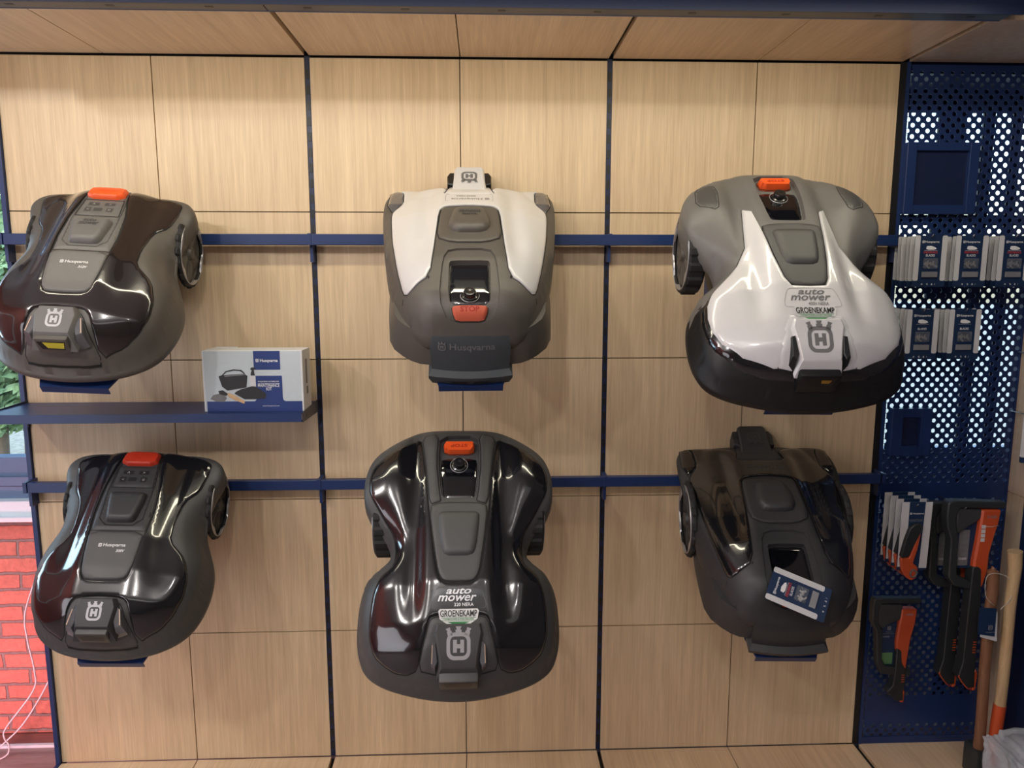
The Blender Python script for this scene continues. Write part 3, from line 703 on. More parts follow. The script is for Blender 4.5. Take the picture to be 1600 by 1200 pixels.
cA1 = dict(body='grey_warm', gloss='gloss_brown', spine='grey_light', recess='grey', stop='orange', hatch='grey_light', logo='silver', disc='grey_warm')
cA2 = dict(body='grey', gloss='gloss', spine='grey_dark', recess='black', stop='orange_red', hatch='grey', logo='dkprint', disc='grey_dark')
cA2['logo'] = 'silver_rim'
cB1 = dict(body='grey', gloss='gloss', spine='grey', stop='orange', hatch='grey', logo='silver', disc='grey_dark')
cB2 = dict(body='grey_light', gloss='gloss', spine='grey_light', stop='orange', hatch='grey', logo='dkprint', disc='grey_warm')
cC1 = dict(body='grey_warm', low='grey_warm', cover='white', hatch='grey_warm', stop='salmon', nose='white', logo='dkprint', rear='slate', disc='grey')
cC2 = dict(body='grey_dark', low='grey_dark', cover='gloss', hatch='grey_dark', stop='orange_red', nose='grey_dark', logo='dim', rear='grey_dark', disc='grey_dark')
G_M = 'robotic mowers hung on the display wall'
FRM = [((-1.077, -.106, 1.785), 49.8, 5.7, -4.5), ((.034, -.300, 1.636), 50, .6, .2), ((.932, -.306, 1.741), 49.6, -2.0, -.4),
       ((-1.029, -.127, .961), 51.2, 6.1, -4.5), ((-.007, -.305, .964), 47, 2.1, -.8), ((1.014, -.279, .768), 54.3, -6.5, 1.8)]
mowers = [
 mower_a('robotic_mower', 'brownish black robotic mower with orange stop button, above the navy shelf', FRM[0], cA1, '312V', True),
 mower_c('robotic_mower', 'white and grey robotic mower hung nose up, crown emblem upside down, on the middle bay', FRM[1], cC1, '405XE NERA', True),
 mower_b('robotic_mower', 'white and grey robotic mower with nose down, green dealer sticker, beside the perforated navy panel', FRM[2], cB2, '430V NERA', True),
 mower_a('robotic_mower', 'small black robotic mower with dark red stop button, below the navy shelf', FRM[3], cA2, '308V', False),
 mower_b('robotic_mower', 'glossy black robotic mower with nose down and white dealer sticker, bottom of the middle bay', FRM[4], cB1, '320 NERA', False),
 mower_c('robotic_mower', 'all dark robotic mower hung nose up with a blade card lying on it', FRM[5], cC2, '', False)]
for m_ in mowers: m_['group'] = G_M

# ---- navy steel trays that carry the mowers
def bracket(fr, k, label, zr):
    O, tilt, yaw, roll = fr; mw = frame_matrix(*fr)
    v0 = {'A': -.478, 'B': -.47, 'C': -.245}[k]; v1 = {'A': .06, 'B': .20, 'C': .36}[k]
    w0, w1 = .092, .115
    R_ = thing('mower_bracket', label, 'display bracket', group='navy steel brackets under the mowers'); R_.matrix_world = mw
    P = [(-w0, v0), (w0, v0), (w1, v0 + .06), (w1, v1), (-w1, v1), (-w1, v0 + .06)]
    n = 6; V = [(x, y, .002) for x, y in P] + [(x, y, -.004) for x, y in P]
    F = [tuple(range(n)), tuple(range(2 * n - 1, n - 1, -1))] + [(i, i + n, (i + 1) % n + n, (i + 1) % n) for i in range(n)]
    b = MB(); b.add(V, F); b.box(-w0, w0, v0 - .003, v0, -.022, .002)
    b.build('tray', 'navy', R_)
    sup = MB(); sup.box(-.08, .08, v0 + .1, v1 - .1, .002, .03); sup.build('support_block', 'navy_dark', R_)
    inv = mw.inverted(); gz = []
    for s in (-1, 1):
        pts = []
        for wy, wz in ((-.004, zr + .02), (-.004, zr - .22)):
            p = inv @ Vector((O[0] + s * .1, wy, wz)); pts.append((p.y, p.z))
        poly = [(v1 - .02, -.004), (max(v0 + .22, -.26), -.004), pts[1], pts[0]]
        x = s * .1; V = [(x - .002, a, b_) for a, b_ in poly] + [(x + .002, a, b_) for a, b_ in poly]
        g = MB(); g.add(V, [(0, 1, 2, 3), (7, 6, 5, 4), (0, 4, 5, 1), (1, 5, 6, 2), (2, 6, 7, 3), (3, 7, 4, 0)]); g.build('gusset', 'navy', R_)
bracket(FRM[0], 'A', 'navy bracket under the brownish black mower above the shelf', 1.905)
bracket(FRM[1], 'C', 'navy bracket under the white mower hung nose up', 1.905)
bracket(FRM[2], 'B', 'navy bracket behind the white mower with nose down', 1.905)
bracket(FRM[3], 'A', 'navy bracket under the small black mower below the shelf', 1.07)
bracket(FRM[4], 'B', 'navy bracket behind the glossy black mower in the middle', 1.07)
bracket(FRM[5], 'C', 'navy bracket under the all dark mower hung nose up', 1.07)

# ------------------------------------------------------------------ the display wall: three oak bays and one perforated bay
ZT = 2.5; CD = .423
def boards(name, x0, x1, axis, rng, y, mats, gap=.0016, th=.018):
    b = MB(); xm = (x0 + x1) / 2
    for a0, a1 in ((x0, xm - gap), (xm + gap, x1)):
        if axis == 'wall':
            for i in range(5): b.box(a0, a1, 0, th, i * .5 + (gap if i else .002), (i + 1) * .5 - (gap if i < 4 else .006), 0, .0008)
        elif axis == 'top': b.box(a0, a1, -CD, -.006, ZT, ZT + th, 0, .0008)
        else: b.box(a0, a1, -.75, -.003, -th, 0, 0, .0008)
    o = b.build(name, mats); o['kind'] = 'structure'; return o
for i, (x0, x1) in enumerate(((-1.497, -.509), (-.491, .491), (.509, 1.486))):
    boards('wall_panel', x0, x1, 'wall', 0, 0, 'wood')
    boards('ceiling_panel', x0 - (.0 if i else .3), x1 + .003, 'top', 0, 0, 'wood_soffit')
    boards('trim_plinth_top', x0, x1 + .003, 'base', 0, 0, 'wood_soffit')
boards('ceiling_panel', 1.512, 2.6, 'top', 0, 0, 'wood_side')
boards('trim_plinth_top', 1.512, 2.6, 'base', 0, 0, 'wood_soffit')
b = MB(); b.box(-1.497, 1.486, .019, .024, 0, ZT + .02); b.box(-1.8, 2.6, -CD, .02, ZT + .019, ZT + .024); b.box(-1.497, 2.6, -.75, 0, -.024, -.019)
b.box(-1.497, 2.6, -.75, -.73, -.385, -.024); b.box(-1.5, 2.6, .0, .02, -.385, -.024)
struct(b.build('wall_backing', 'black'))
def post(x, w, sl=True):
    b = MB(); b.box(x - w / 2, x + w / 2, .004, .045, 0, ZT, 0)
    if sl:
        z = .03
        while z < ZT - .05:
            b.box(x - w * .28, x + w * .28, .002, .005, z, z + .028, 1); z += .05
    struct(b.build('trim_post', ['navy_dark', 'black']))
post(-.5, .018); post(.5, .018)
b = MB(); b.box(1.486, 1.508, -.002, .05, 0, ZT); b.box(1.508, 1.520, -.006, .05, 0, ZT, 1); struct(b.build('trim_post', ['black', 'navy']))
b = MB(); b.box(-1.513, -1.4985, -.012, .045, -.02, ZT); b.box(-1.513, -1.4985, -.75, 0, -.03, .001); struct(b.build('trim_left', 'navy'))
# header: slotted bottom flange and dark fascia
b = MB(); b.box(-1.9, -.506, -.472, -.424, ZT - .003, ZT + .003); b.box(-.503, 1.53, -.472, -.424, ZT - .003, ZT + .003)
b.box(-1.9, 1.53, -.424, -.420, ZT - .004, ZT + .03, 2)
for i in range(13): x = -1.432 + .26 * i; b.box(x - .011, x + .011, -.456, -.445, ZT - .0036, ZT - .002, 1)
b.box(-1.9, 1.56, -.478, -.472, ZT - .004, ZT + .33, 3)
struct(b.build('trim_header', ['flange', 'black', 'navy', 'navy_dark']))
# rails
def rail(z0, z1, label, gname):
    r = thing('display_rail', label, 'rail', (0, 0, (z0 + z1) / 2), group=gname); h = (z1 - z0) / 2
    for x0, x1 in ((-1.486, -.502), (-.498, .498), (.502, 1.486)):
        b = MB(); b.box(x0, x1, -.066, -.040, -h, h, 0, .0015); b.build('rail_segment', 'navy', r)
    for x in (-1.495, -.5, .5, 1.497):
        b = MB(); b.box(x - .005, x + .007, -.068, 0, -h, h + .002, 0); b.box(x - .0045, x + .006, -.040, 0, -h - .055, -h, 0); b.build('rail_hook', 'navy', r)
rail(1.888, 1.924, 'long navy steel rail behind the top row of mowers', 'navy rails on the display wall')
rail(1.052, 1.087, 'long navy steel rail behind the bottom row of mowers', 'navy rails on the display wall')
# shelf
sh = thing('wall_shelf', 'navy steel shelf carrying the maintenance kit box', 'shelf', (-1, 0, 1.355))
b = MB(); b.box(-.495, .493, -.236, -.002, -.003, 0); b.box(-.495, .493, -.238, -.235, -.028, 0); b.box(-.495, .493, -.235, -.215, -.029, -.026)
b.build('shelf_board', 'navy', sh)
for x in (-.497, .4955):
    P = [(-.236, -.030), (-.236, .002), (-.01, .008), (-.0, .008), (-.0, -.085), (-.012, -.085), (-.012, -.034)]
    V = [(x, y, z) for y, z in P] + [(x + .002, y, z) for y, z in P]; n = len(P)
    b = MB(); b.add(V, [tuple(range(n)), tuple(range(2 * n - 1, n - 1, -1))] + [(i, i + n, (i + 1) % n + n, (i + 1) % n) for i in range(n)])
    for yy in (-.185, -.04): b.box(x + .0018, x + .0026, yy - .006, yy + .006, -.022, -.010, 1)
    b.build('shelf_bracket', ['navy_dark', 'black'], sh)
# boxed maintenance kit
bx0, bx1, by0, by1, bz0, bz1 = -.158, .158, -.052, .052, 0, .197
kit = thing('product_box', 'white and navy printed cardboard maintenance kit box standing on the navy shelf', 'box', (-.663, -.152, 1.3555))
b = MB(); b.box(bx0, bx1, by0, by1, bz0, bz1, 0, .0015); b.box(bx0 + .012, bx0 + .08, by1 - .012, by1 + .002, bz1, bz1 + .002, 0)
b.build('carton', 'box_white', kit)
yf = by0 - .0006
def fr(name, VF, m, parent, dy=0.): return flat(name, VF, m, parent, lambda x, y: (x, yf - dy, y))
X = lambda a: bx0 + (a - 105) / (1275 - 105) * .316      # print layout measured across the carton front
Z = lambda c: bz1 - (c - 195) / (885 - 195) * .197
fr('print_panel', rect2d(X(125), X(1250), Z(885), Z(203)), 'box_grey', kit)
fr('print_navy', join2d(rect2d(X(140), X(1255), Z(885), Z(768)), rect2d(X(705), X(1015), Z(412), Z(200)), rect2d(X(722), X(1030), Z(768), Z(480)),
   (np.array([(X(1030), Z(768)), (X(1060), Z(768)), (X(1036), Z(755)), (X(1030), Z(725))]), [(0, 1, 2, 3)]), (np.array([(X(722), Z(768)), (X(700), Z(768)), (X(722), Z(745))]), [(2, 1, 0)])), 'box_navy', kit, .0004)
fr('brand_lettering', join2d(place2d(emblem2d(.0095), X(748), Z(310)), place2d(text2d('Husqvarna', .056, .0125, .02), X(885), Z(312))), 'whiteprint', kit, .0009)
fr('title_lettering', join2d(place2d(text2d('HUSQVARNA AUTOMOWER', .066, .0050, .006), X(870), Z(545)), place2d(text2d('MAINTENANCE', .068, .0105, .008), X(870), Z(588)), place2d(text2d('KIT', .017, .0100, .008), X(873), Z(628)), rect2d(X(745), X(1000), Z(568), Z(565))), 'whiteprint', kit, .0009)
fr('web_lettering', place2d(text2d('www.husqvarna.com', .054, .0038, .02), X(888), Z(822)), 'whiteprint', kit, .0009)
def pp(L): return (np.array([(X(a), Z(c)) for a, c in L]), [tuple(range(len(L)))[::-1] if sum((L[i][0] * L[(i + 1) % len(L)][1] - L[(i + 1) % len(L)][0] * L[i][1]) for i in range(len(L))) > 0 else tuple(range(len(L)))])
fr('print_bucket', join2d(pp([(290, 485), (330, 470), (590, 455), (628, 480), (610, 610), (385, 645), (325, 600)]), *[pp(L) for L in (
   [(330, 470), (345, 472), (385, 435), (470, 420), (545, 425), (590, 458), (600, 450), (560, 412), (470, 405), (375, 425)],)]), 'photo_black', kit, .0008)
fr('print_bucket_rim', pp([(365, 490), (600, 470), (575, 455), (350, 475)]), 'photo_grey', kit, .0011)
fr('print_spray_bottle', join2d(pp([(665, 475), (668, 445), (680, 420), (662, 405), (675, 385), (715, 385), (735, 410), (705, 405), (708, 445), (715, 475)]), pp([(545, 630), (700, 590), (835, 680), (830, 735), (720, 745), (580, 745), (465, 680), (480, 660)])), 'photo_black', kit, .0008)
fr('print_spray_label', pp([(658, 480), (718, 480), (722, 600), (655, 595)]), 'card_white', kit, .0012)
fr('print_cloth', pp([(180, 740), (215, 695), (280, 680), (340, 690), (375, 730), (340, 775), (250, 770)]), 'photo_grey', kit, .0008)
fr('print_brush', join2d(pp([(375, 690), (395, 670), (450, 690), (585, 765), (575, 795), (480, 760), (400, 720)]),), 'photo_tan', kit, .0012)
fr('print_brush_head', pp([(280, 650), (330, 640), (390, 680), (370, 705), (290, 685)]), 'photo_black', kit, .0013)
flat('side_print', join2d(rect2d(-.012, .012, .05, .075), rect2d(-.016, .004, .085, .165)), 'photo_grey', kit, lambda x, y: (bx1 + .0006, x, y))

# ------------------------------------------------------------------ perforated navy bay
def perforated(name, x0, z0, ncol, nrow, y, m, px=.0355, pz=.0187, r=.0078, blank=(), S=12, th=.002):
    V = []; F = []
    for j in range(nrow):
        zc = z0 + (j + .5) * pz; off = px / 2 if j % 2 else 0
        for i in range(ncol):
            xc = x0 + (i + .5) * px + off; a, b_, c, d = xc - px / 2, xc + px / 2, zc - pz / 2, zc + pz / 2
            if any(q0 < zc < q1 for q0, q1 in blank):
                k = len(V); V += [(a, y, c), (b_, y, c), (b_, y, d), (a, y, d)]; F.append((k, k + 1, k + 2, k + 3)); continue
            k = len(V); ring = []; rect = []
            for s in range(S):
                t = 2 * math.pi * (s + .5) / S; cx, sz = math.cos(t), math.sin(t); V.append((xc + r * cx, y, zc + r * sz))
            for s in range(S):
                t = 2 * math.pi * (s + .5) / S; V.append((xc + r * math.cos(t), y + th, zc + r * math.sin(t)))
            R0 = len(V)
            # rectangle boundary points matched to the ring
            for s in range(S):
                t = 2 * math.pi * (s + .5) / S; cx, sz = math.cos(t), math.sin(t)
                f = min((px / 2) / abs(cx) if abs(cx) > 1e-6 else 9, (pz / 2) / abs(sz) if abs(sz) > 1e-6 else 9); V.append((xc + f * cx, y, zc + f * sz))
            C0 = len(V); V += [(b_, y, d), (a, y, d), (a, y, c), (b_, y, c)]
            for s in range(S):
                n = (s + 1) % S; F.append((k + s, R0 + s, R0 + n, k + n)[::-1][::-1]); F.append((k + s, k + n, k + S + n, k + S + s))
                p, q = V[R0 + s], V[R0 + n]
                if abs(p[0] - q[0]) > 1e-6 and abs(p[2] - q[2]) > 1e-6:
                    ci = 0 if (p[0] + q[0]) / 2 > xc and (p[2] + q[2]) / 2 > zc else 1 if (p[2] + q[2]) / 2 > zc else 2 if (p[0] + q[0]) / 2 < xc else 3
                    F.append((R0 + s, C0 + ci, R0 + n))
    return mk(name, V, F, m)
pg = perforated('wall_perforated', 1.508, .024, 14, 132, -.001, 'navy', blank=((.085, .20), (.985, 1.03), (2.475, 2.6))); pg['kind'] = 'structure'
b = MB(); b.box(1.508, 2.03, -.004, .0, 0, .028); b.box(1.996, 2.03, -.004, .03, 0, 2.5); struct(b.build('trim_perforated', 'navy'))
b = MB()
for a0, a1, c0, c1 in ((1.81, 1.92, 1.70, 2.5), (1.985, 2.03, 0, 2.5), (2.10, 2.14, 0, 2.5), (1.2, 2.9, 2.40, 2.5), (1.62, 1.66, 0, 1.9), (1.2, 2.9, 1.98, 2.02)): b.box(a0, a1, .29, .30, c0, c1)
struct(b.build('wall_rear_posts', 'navy_dark'))
b = MB(); b.box(1.2, 1.508, .05, .30, 0, 2.5); b.box(2.25, 2.9, .0, .31, 0, 2.5); b.box(1.2, 2.9, 0.02, .31, 2.47, 2.52); struct(b.build('wall_cavity', 'navy_dark'))
def plate(x0, x1, z0, z1, rim, lab):
    r = thing('mounting_plate', lab, 'mounting plate', ((x0 + x1) / 2, -.001, (z0 + z1) / 2), group='navy mounting plates on the perforated wall')
    w, h = (x1 - x0) / 2, (z1 - z0) / 2; b = MB()
    b.box(-w, -w + rim, -.028, 0, -h, h, 0, .002); b.box(w - rim, w, -.028, 0, -h, h, 0, .002); b.box(-w + rim, w - rim, -.0275, 0, h - rim * .8, h); b.box(-w + rim, w - rim, -.0275, 0, -h, -h + rim * .9)
    b.build('rim', 'navy', r); b = MB(); b.box(-w + rim, w - rim, -.012, -.004, -h + rim * .9, h - rim * .8); b.build('recess', 'navy_dark', r)
plate(1.516, 1.769, 1.997, 2.236, .034, 'large square navy mounting plate high on the perforated panel')
plate(1.534, 1.680, 1.143, 1.317, .040, 'small navy mounting plate with dark recess low on the perforated panel')
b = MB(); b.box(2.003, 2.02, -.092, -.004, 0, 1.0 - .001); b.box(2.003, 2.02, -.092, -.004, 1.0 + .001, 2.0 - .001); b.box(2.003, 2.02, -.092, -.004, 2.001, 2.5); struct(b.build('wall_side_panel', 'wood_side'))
b = MB(); b.box(2.0, 2.03, -.75, -.092, 0, 2.5); struct(b.build('wall_side_frame', 'navy_dark'))

# ------------------------------------------------------------------ hanging cards
def hook(x, z, y0, label, g):
    V, F = tube([(0, -.002, 0), (0, y0, .002), (0, y0 - .006, .010)], .0022, 6); o = mk('display_hook', V, F, 'steel', None, True, loc=(x, 0, z))
    return tag(o, label, 'hook', g)
def blade_pack(endur):
    r = bpy.data.objects.new('blade_pack', None); COL.objects.link(r); r.empty_display_size = .03
    w, h = .0545, .0835
    b = MB(); b.prism(round_poly([(-w, -h), (w, -h), (w, h), (-w, h)], .006), -.0006, .0006)
    cd = b.build('card', 'card_navy', r)
    F_ = lambda n, VF, m, dy=.0010: flat(n, VF, m, cd, lambda x, y: (x, -dy, y))
    S_ = []
    for s in (-1, 1):
        P = round_poly([(s * w, h), (s * .0365, h), (s * .0365, -h + .020), (s * w, -h + .020)], .006, 3); S_.append((np.array(P), [tuple(range(len(P)))[::-1] if s > 0 else tuple(range(len(P)))]))
    F_('white_stripe', join2d(*S_), 'card_white', .0009)
    F_('brand_lettering', join2d(place2d(emblem2d(.0075), -.0265, .062), place2d(text2d('Husqvarna', .048, .009, .015), .003, .062)), 'whiteprint')
    P = [(-.016, .040), (-.014, .049), (.0, .050), (.015, .045), (.019, .040), (.010, .037), (-.008, .037)]
    F_('mower_silhouette', (np.array(P), [tuple(range(7))[::-1]]), 'whiteprint')
    if endur: F_('red_lettering', place2d(text2d('ENDURANCE', .046, .0078, .006), 0, .029), 'redprint')
    F_('blades_lettering', join2d(place2d(text2d('BLADES', .030, .0072, .008), 0, .019), rect2d(-.022, .022, .0342, .0348)), 'whiteprint')
    F_('foot_symbols', join2d(*[place2d(text2d(c_, None, .006, .01), x, -h + .009) for c_, x in (('*', -.022), ('%', -.004), ('&', .012), ('/', .022))]), 'whiteprint')
    b = MB(); b.box(-.024, .024, -.009, -.001, -.024, .010, 0, .003); bl = b.build('blister', 'blister', r, True)
    b = MB(); rnd = random.Random(3)
    for i in range(12):
        x, z = rnd.uniform(-.018, .018), rnd.uniform(-.020, -.004); a = rnd.uniform(0, 3); c, s = math.cos(a) * .006, math.sin(a) * .006
        b.add([(x - c - s * .4, -.004, z - s + c * .4), (x + c - s * .4, -.004, z + s + c * .4), (x + c + s * .4, -.0045, z + s - c * .4), (x - c + s * .4, -.0045, z - s - c * .4)], [(3, 2, 1, 0)])
    b.build('blades', 'blade', r)
    b = MB(); b.box(-.026, .026, -.006, -.001, -.052, -.034, 0, .001); b.build('info_label', 'silver_rim', r)
    return r
def copy_tree(o, parent=None):
    c = o.copy(); COL.objects.link(c)
    if parent is not None: c.parent = parent; c.matrix_parent_inverse = o.matrix_parent_inverse.copy()
    for ch in list(o.children): copy_tree(ch, c)
    return c
packA, packB = blade_pack(True), blade_pack(False); used = set()
ORD = ['foremost', 'second from the front', 'third from the front', 'fourth from the front', 'fifth from the front', 'rearmost']
def pack_stack(proto, x, z, n, where, g, y0=-.165, dy=.024, jit=0.):
    for i in range(n):
        if id(proto) not in used: p = proto; used.add(id(proto))
        else: p = copy_tree(proto)
        o_ = 'rearmost' if i == n - 1 else ORD[i]
        p.location = (x + (random.uniform(-.003, .003) if i else 0), y0 + i * dy, z + (random.uniform(-.002, .002) if i else 0)); p.rotation_euler = (0, (random.uniform(-.02, .02) if i else 0), (random.uniform(-.05, .05) if i else 0))
        tag(p, 'navy and white blade card, %s on the %s' % (o_, where), 'blade card', g)
    hook(x, z + .076, y0 - .004, 'steel hook holding the %s' % where.replace('hook', 'card stack'), 'steel hooks in the perforated wall')
for x, w_ in ((1.541, 'upper left hook'), (1.678, 'upper middle hook'), (1.823, 'upper right hook')):
    pack_stack(packA, x, 1.834, 6, w_, 'blade cards with red print, upper row')
for x, w_ in ((1.533, 'lower left hook'), (1.677, 'lower right hook')):
    pack_stack(packB, x, 1.593, 5, w_, 'blade cards, lower row')
for z, w_ in ((1.44, 'upper blade card at the right edge by the oak side panel'), (1.225, 'lower blade card at the right edge by the oak side panel')):
    p = copy_tree(packA); p.location = (1.988, -.15, z); p.rotation_euler = (0, 0, -.35); tag(p, w_, 'blade card', 'blade cards at the right edge')
    hook(1.988, z + .076, -.155, 'steel hook holding the ' + w_.split(' blade')[0] + ' card at the right edge', 'steel hooks in the perforated wall')
# the card lying on the dark mower
p = copy_tree(packA); mw = frame_matrix(*FRM[5])
p.matrix_world = mw @ Matrix.Translation((-.004, -.180, .2600)) @ Matrix.Rotation(8 * D, 4, 'X') @ Matrix.Rotation(64 * D, 4, 'Z') @ Matrix(((1, 0, 0, 0), (0, 0, 1, 0), (0, -1, 0, 0), (0, 0, 0, 1)))
tag(p, 'navy and white blade card with red print lying tilted on the all dark mower', 'blade card')

# pruning saws on cards
def saw_pack():
    r = bpy.data.objects.new('pruning_saw_pack', None); COL.objects.link(r)
    b = MB(); b.prism(round_poly([(-.057, -.125), (.050, -.125), (.055, .122), (-.055, .122)], .004), -.0006, .0006); cd = b.build('card', 'card_navy', r)
    F_ = lambda n, VF, m, dy=.0010: flat(n, VF, m, cd, lambda x, y: (x, -dy, y))
    F_('white_stripe', join2d(rect2d(-.055, -.027, -.112, .122), (np.array([(.030, .122), (.055, .122), (.050, -.118), (.022, -.118)]), [(3, 2, 1, 0)][::1])), 'card_white')
    F_('brand_lettering', join2d(place2d(emblem2d(.007), -.020, .080), place2d(text2d('Husqvarna', .038, .007, .015), .006, .080)), 'whiteprint')
    F_('title_lettering', place2d(text2d('HANDSAW', .048, .010, .01), 0, .056), 'dkprint')
    b = MB(); b.prism(round_poly([(.012,.048),(-.012,.046),(-.028,.030),(-.040,-.010),(-.052,-.070),(-.046,-.076),(-.024,-.072),(-.012,-.040),(.008,.005),(.020,.030)], .008), -.016, -.002, 0, .003); b.build('saw_grip', 'axe_grip', r, True, angle=35)
    b = MB(); b.prism(round_poly([(.008,.018),(.014,.008),(.006,-.050),(-.006,-.098),(.006,-.104),(.014,-.116),(.010,-.150),(-.006,-.160),(-.024,-.150),(-.044,-.124),(-.052,-.076),(-.030,-.074),(-.020,-.076),(-.006,-.030)], .007), -.014, -.003, 0, .003); b.build('saw_handle', 'orange_tool', r, True, angle=35)
    V, F = tube([(-.004 + .011 * math.cos(t), -.016, -.132 + .013 * math.sin(t)) for t in [i * 2 * math.pi / 16 for i in range(16)]], .0028, 6, True); mk('lanyard_hole', V, F, 'dkprint', r, True)
    return r
sp = saw_pack()
for i in range(4):
    p = sp if i == 0 else copy_tree(sp)
    p.location = (1.575 - .004 * i, -.150 + .030 * i, .888 + .003 * i)
    tag(p, 'orange and black pruning saw on a card, %s of the four' % ['foremost', 'second', 'third', 'rearmost'][i], 'pruning saw', 'pruning saws hanging on one hook')
hook(1.572, .995, -.155, 'steel hook holding the pruning saw cards', 'steel hooks in the perforated wall')

# axes in blade guards
def axe(name, label, loc, parts, g=None):
    r = thing(name, label, 'axe', loc, group=g)
    for n, poly, y0, y1, m, bev, rr in parts:
        b = MB(); b.prism(round_poly([(x - loc[0], z - loc[2]) for x, z in poly], rr), y0, y1, 0, bev); b.build(n, m, r, True, angle=35)
    return r
def big_axe(x, y, z, label, dx=0):
    L = (x, y, z); P = lambda pts: [(a + x - 1.785, c + z - .62) for a, c in pts]
    r = axe('splitting_axe', label, L, [
     ('blade_guard', P([(1.676,1.010),(1.700,1.016),(1.885,1.008),(1.880,.985),(1.720,.990),(1.708,.960),(1.712,.920),(1.722,.880),(1.728,.745),(1.790,.715),(1.790,.690),(1.722,.705),(1.698,.738),(1.696,.875),(1.680,.920),(1.674,.965)]), -.018, .018, 'axe_guard', .004, .008),
     ('axe_head', P([(1.712,.986),(1.800,.982),(1.800,.950),(1.770,.930),(1.745,.912),(1.722,.895),(1.712,.925)]), -.014, .014, 'axe_head', .004, .006),
     ('handle', P([(1.797,.982),(1.866,.982),(1.862,.938),(1.850,.885),(1.838,.820),(1.838,.760),(1.824,.700),(1.806,.690),(1.782,.700),(1.784,.800),(1.792,.880)]), -.020, .016, 'orange_tool', .006, .008),
     ('grip', P([(1.780,.775),(1.797,.780),(1.812,.768),(1.817,.700),(1.822,.620),(1.822,.490),(1.823,.400),(1.828,.320),(1.800,.320),(1.764,.366),(1.776,.420),(1.777,.560),(1.779,.700)]), -.022, .018, 'axe_grip', .003, .008),
     ('grip_end', P([(1.828,.390),(1.836,.375),(1.832,.310),(1.820,.308),(1.819,.380)]), -.021, .015, 'orange_tool', .003, .004),
     ('info_card', P([(1.700,.945),(1.800,.945),(1.790,.765),(1.705,.765)]), .000, .002, 'card_navy', 0, .004)])
    f = lambda n, VF, m, dy: flat(n, VF, m, r, lambda a, c: (a - 1.785, dy, c - .62))
    f('info_picture', rect2d(1.734, 1.772, .775, .905), 'photo_grey', -.0008)
    f('handle_plate', join2d(*[rect2d(1.798, 1.813, .868 + i * .016, .881 + i * .016) for i in range(4)]), 'card_white', -.0206)
    f('handle_print', place2d(text2d('S1600', .034, .011, .01), 1.832, .958), 'silver_rim', -.0206)
    f('size_print', place2d(text2d('S1600', .028, .008, .01), 1.753, .800), 'whiteprint', -.0012)
    f('grip_stripes', join2d(*[rect2d(1.805, 1.817, .455 + i * .010, .459 + i * .010) for i in range(5)]), 'orange_tool', -.0226)
    V, F = tube([(1.797 - 1.785, -.021, .925 - .62), (1.830 - 1.785, -.0225, .923 - .62), (1.858 - 1.785, -.021, .927 - .62)], .0012, 5); mk('guard_band', V, F, 'string', r, True)
    rd = [(1.779, .385), (1.765, .366), (1.782, .340), (1.800, .320), (1.815, .312)]
    V, F = tube([(a - 1.785, -.020, c - .62) for a, c in rd], .0022, 5); mk('grip_edge', V, F, 'orange_tool', r, True)
    return r
big_axe(1.788, -.145, .620, 'large splitting axe with orange handle, the front one of the pair')
big_axe(1.766, -.070, .590, 'large splitting axe mostly hidden behind the front axe')
hook(1.74, .985, -.16, 'steel hook holding the two splitting axes', 'steel hooks in the perforated wall')
HL = (1.58, -.060, .42)
ht_ = axe('hatchet', 'short hatchet with orange handle and grey blade guard, hanging low on the perforated panel', HL, [
 ('blade_guard', [(1.494,.622),(1.668,.619),(1.666,.600),(1.520,.602),(1.512,.560),(1.516,.515),(1.532,.500),(1.537,.385),(1.552,.358),(1.648,.346),(1.648,.318),(1.536,.327),(1.519,.370),(1.508,.499),(1.491,.527),(1.489,.598)], -.014, .014, 'axe_guard', .003, .006),
 ('axe_head', [(1.512,.598),(1.600,.596),(1.600,.540),(1.570,.528),(1.530,.504),(1.515,.520)], -.012, .012, 'axe_head', .003, .006),
 ('handle', [(1.597,.580),(1.655,.579),(1.652,.524),(1.640,.470),(1.634,.400),(1.630,.345),(1.616,.335),(1.598,.340),(1.590,.400),(1.585,.450),(1.591,.520)], -.016, .013, 'orange_tool', .005, .006),
 ('grip', [(1.588,.430),(1.606,.420),(1.612,.370),(1.632,.340),(1.630,.290),(1.624,.262),(1.628,.220),(1.598,.220),(1.562,.258),(1.584,.282),(1.588,.340)], -.018, .014, 'axe_grip', .003, .006),
 ('grip_end', [(1.622,.268),(1.631,.258),(1.630,.212),(1.616,.214),(1.614,.255)], -.017, .012, 'orange_tool', .003, .004),
 ('info_card', [(1.525,.545),(1.590,.545),(1.590,.345),(1.532,.345)], -.001, .001, 'card_navy', 0, .004)])
f = lambda n, VF, m, dy: flat(n, VF, m, ht_, lambda a, c: (a - HL[0], dy, c - HL[2]))
f('card_emblem', place2d(emblem2d(.014), 1.562, .500), 'silver_rim', -.0016)
f('card_lettering', join2d(rect2d(1.538, 1.585, .4795, .4805), place2d(text2d('H900', .026, .007, .01), 1.553, .468), place2d(text2d('Husqvarna', .024, .004, .01), 1.563, .486)), 'silver_rim', -.0016)
f('card_picture', rect2d(1.540, 1.582, .360, .405), 'leaf', -.0016)
f('handle_print', place2d(text2d('H900', .026, .009, .01), 1.626, .560), 'silver_rim', -.0165)
f('grip_stripes', join2d(*[rect2d(1.612, 1.624, .296 + i * .009, .299 + i * .009) for i in range(4)]), 'orange_tool', -.0186)
hook(1.60, .60, -.055, 'steel hook holding the hatchet', 'steel hooks in the perforated wall')

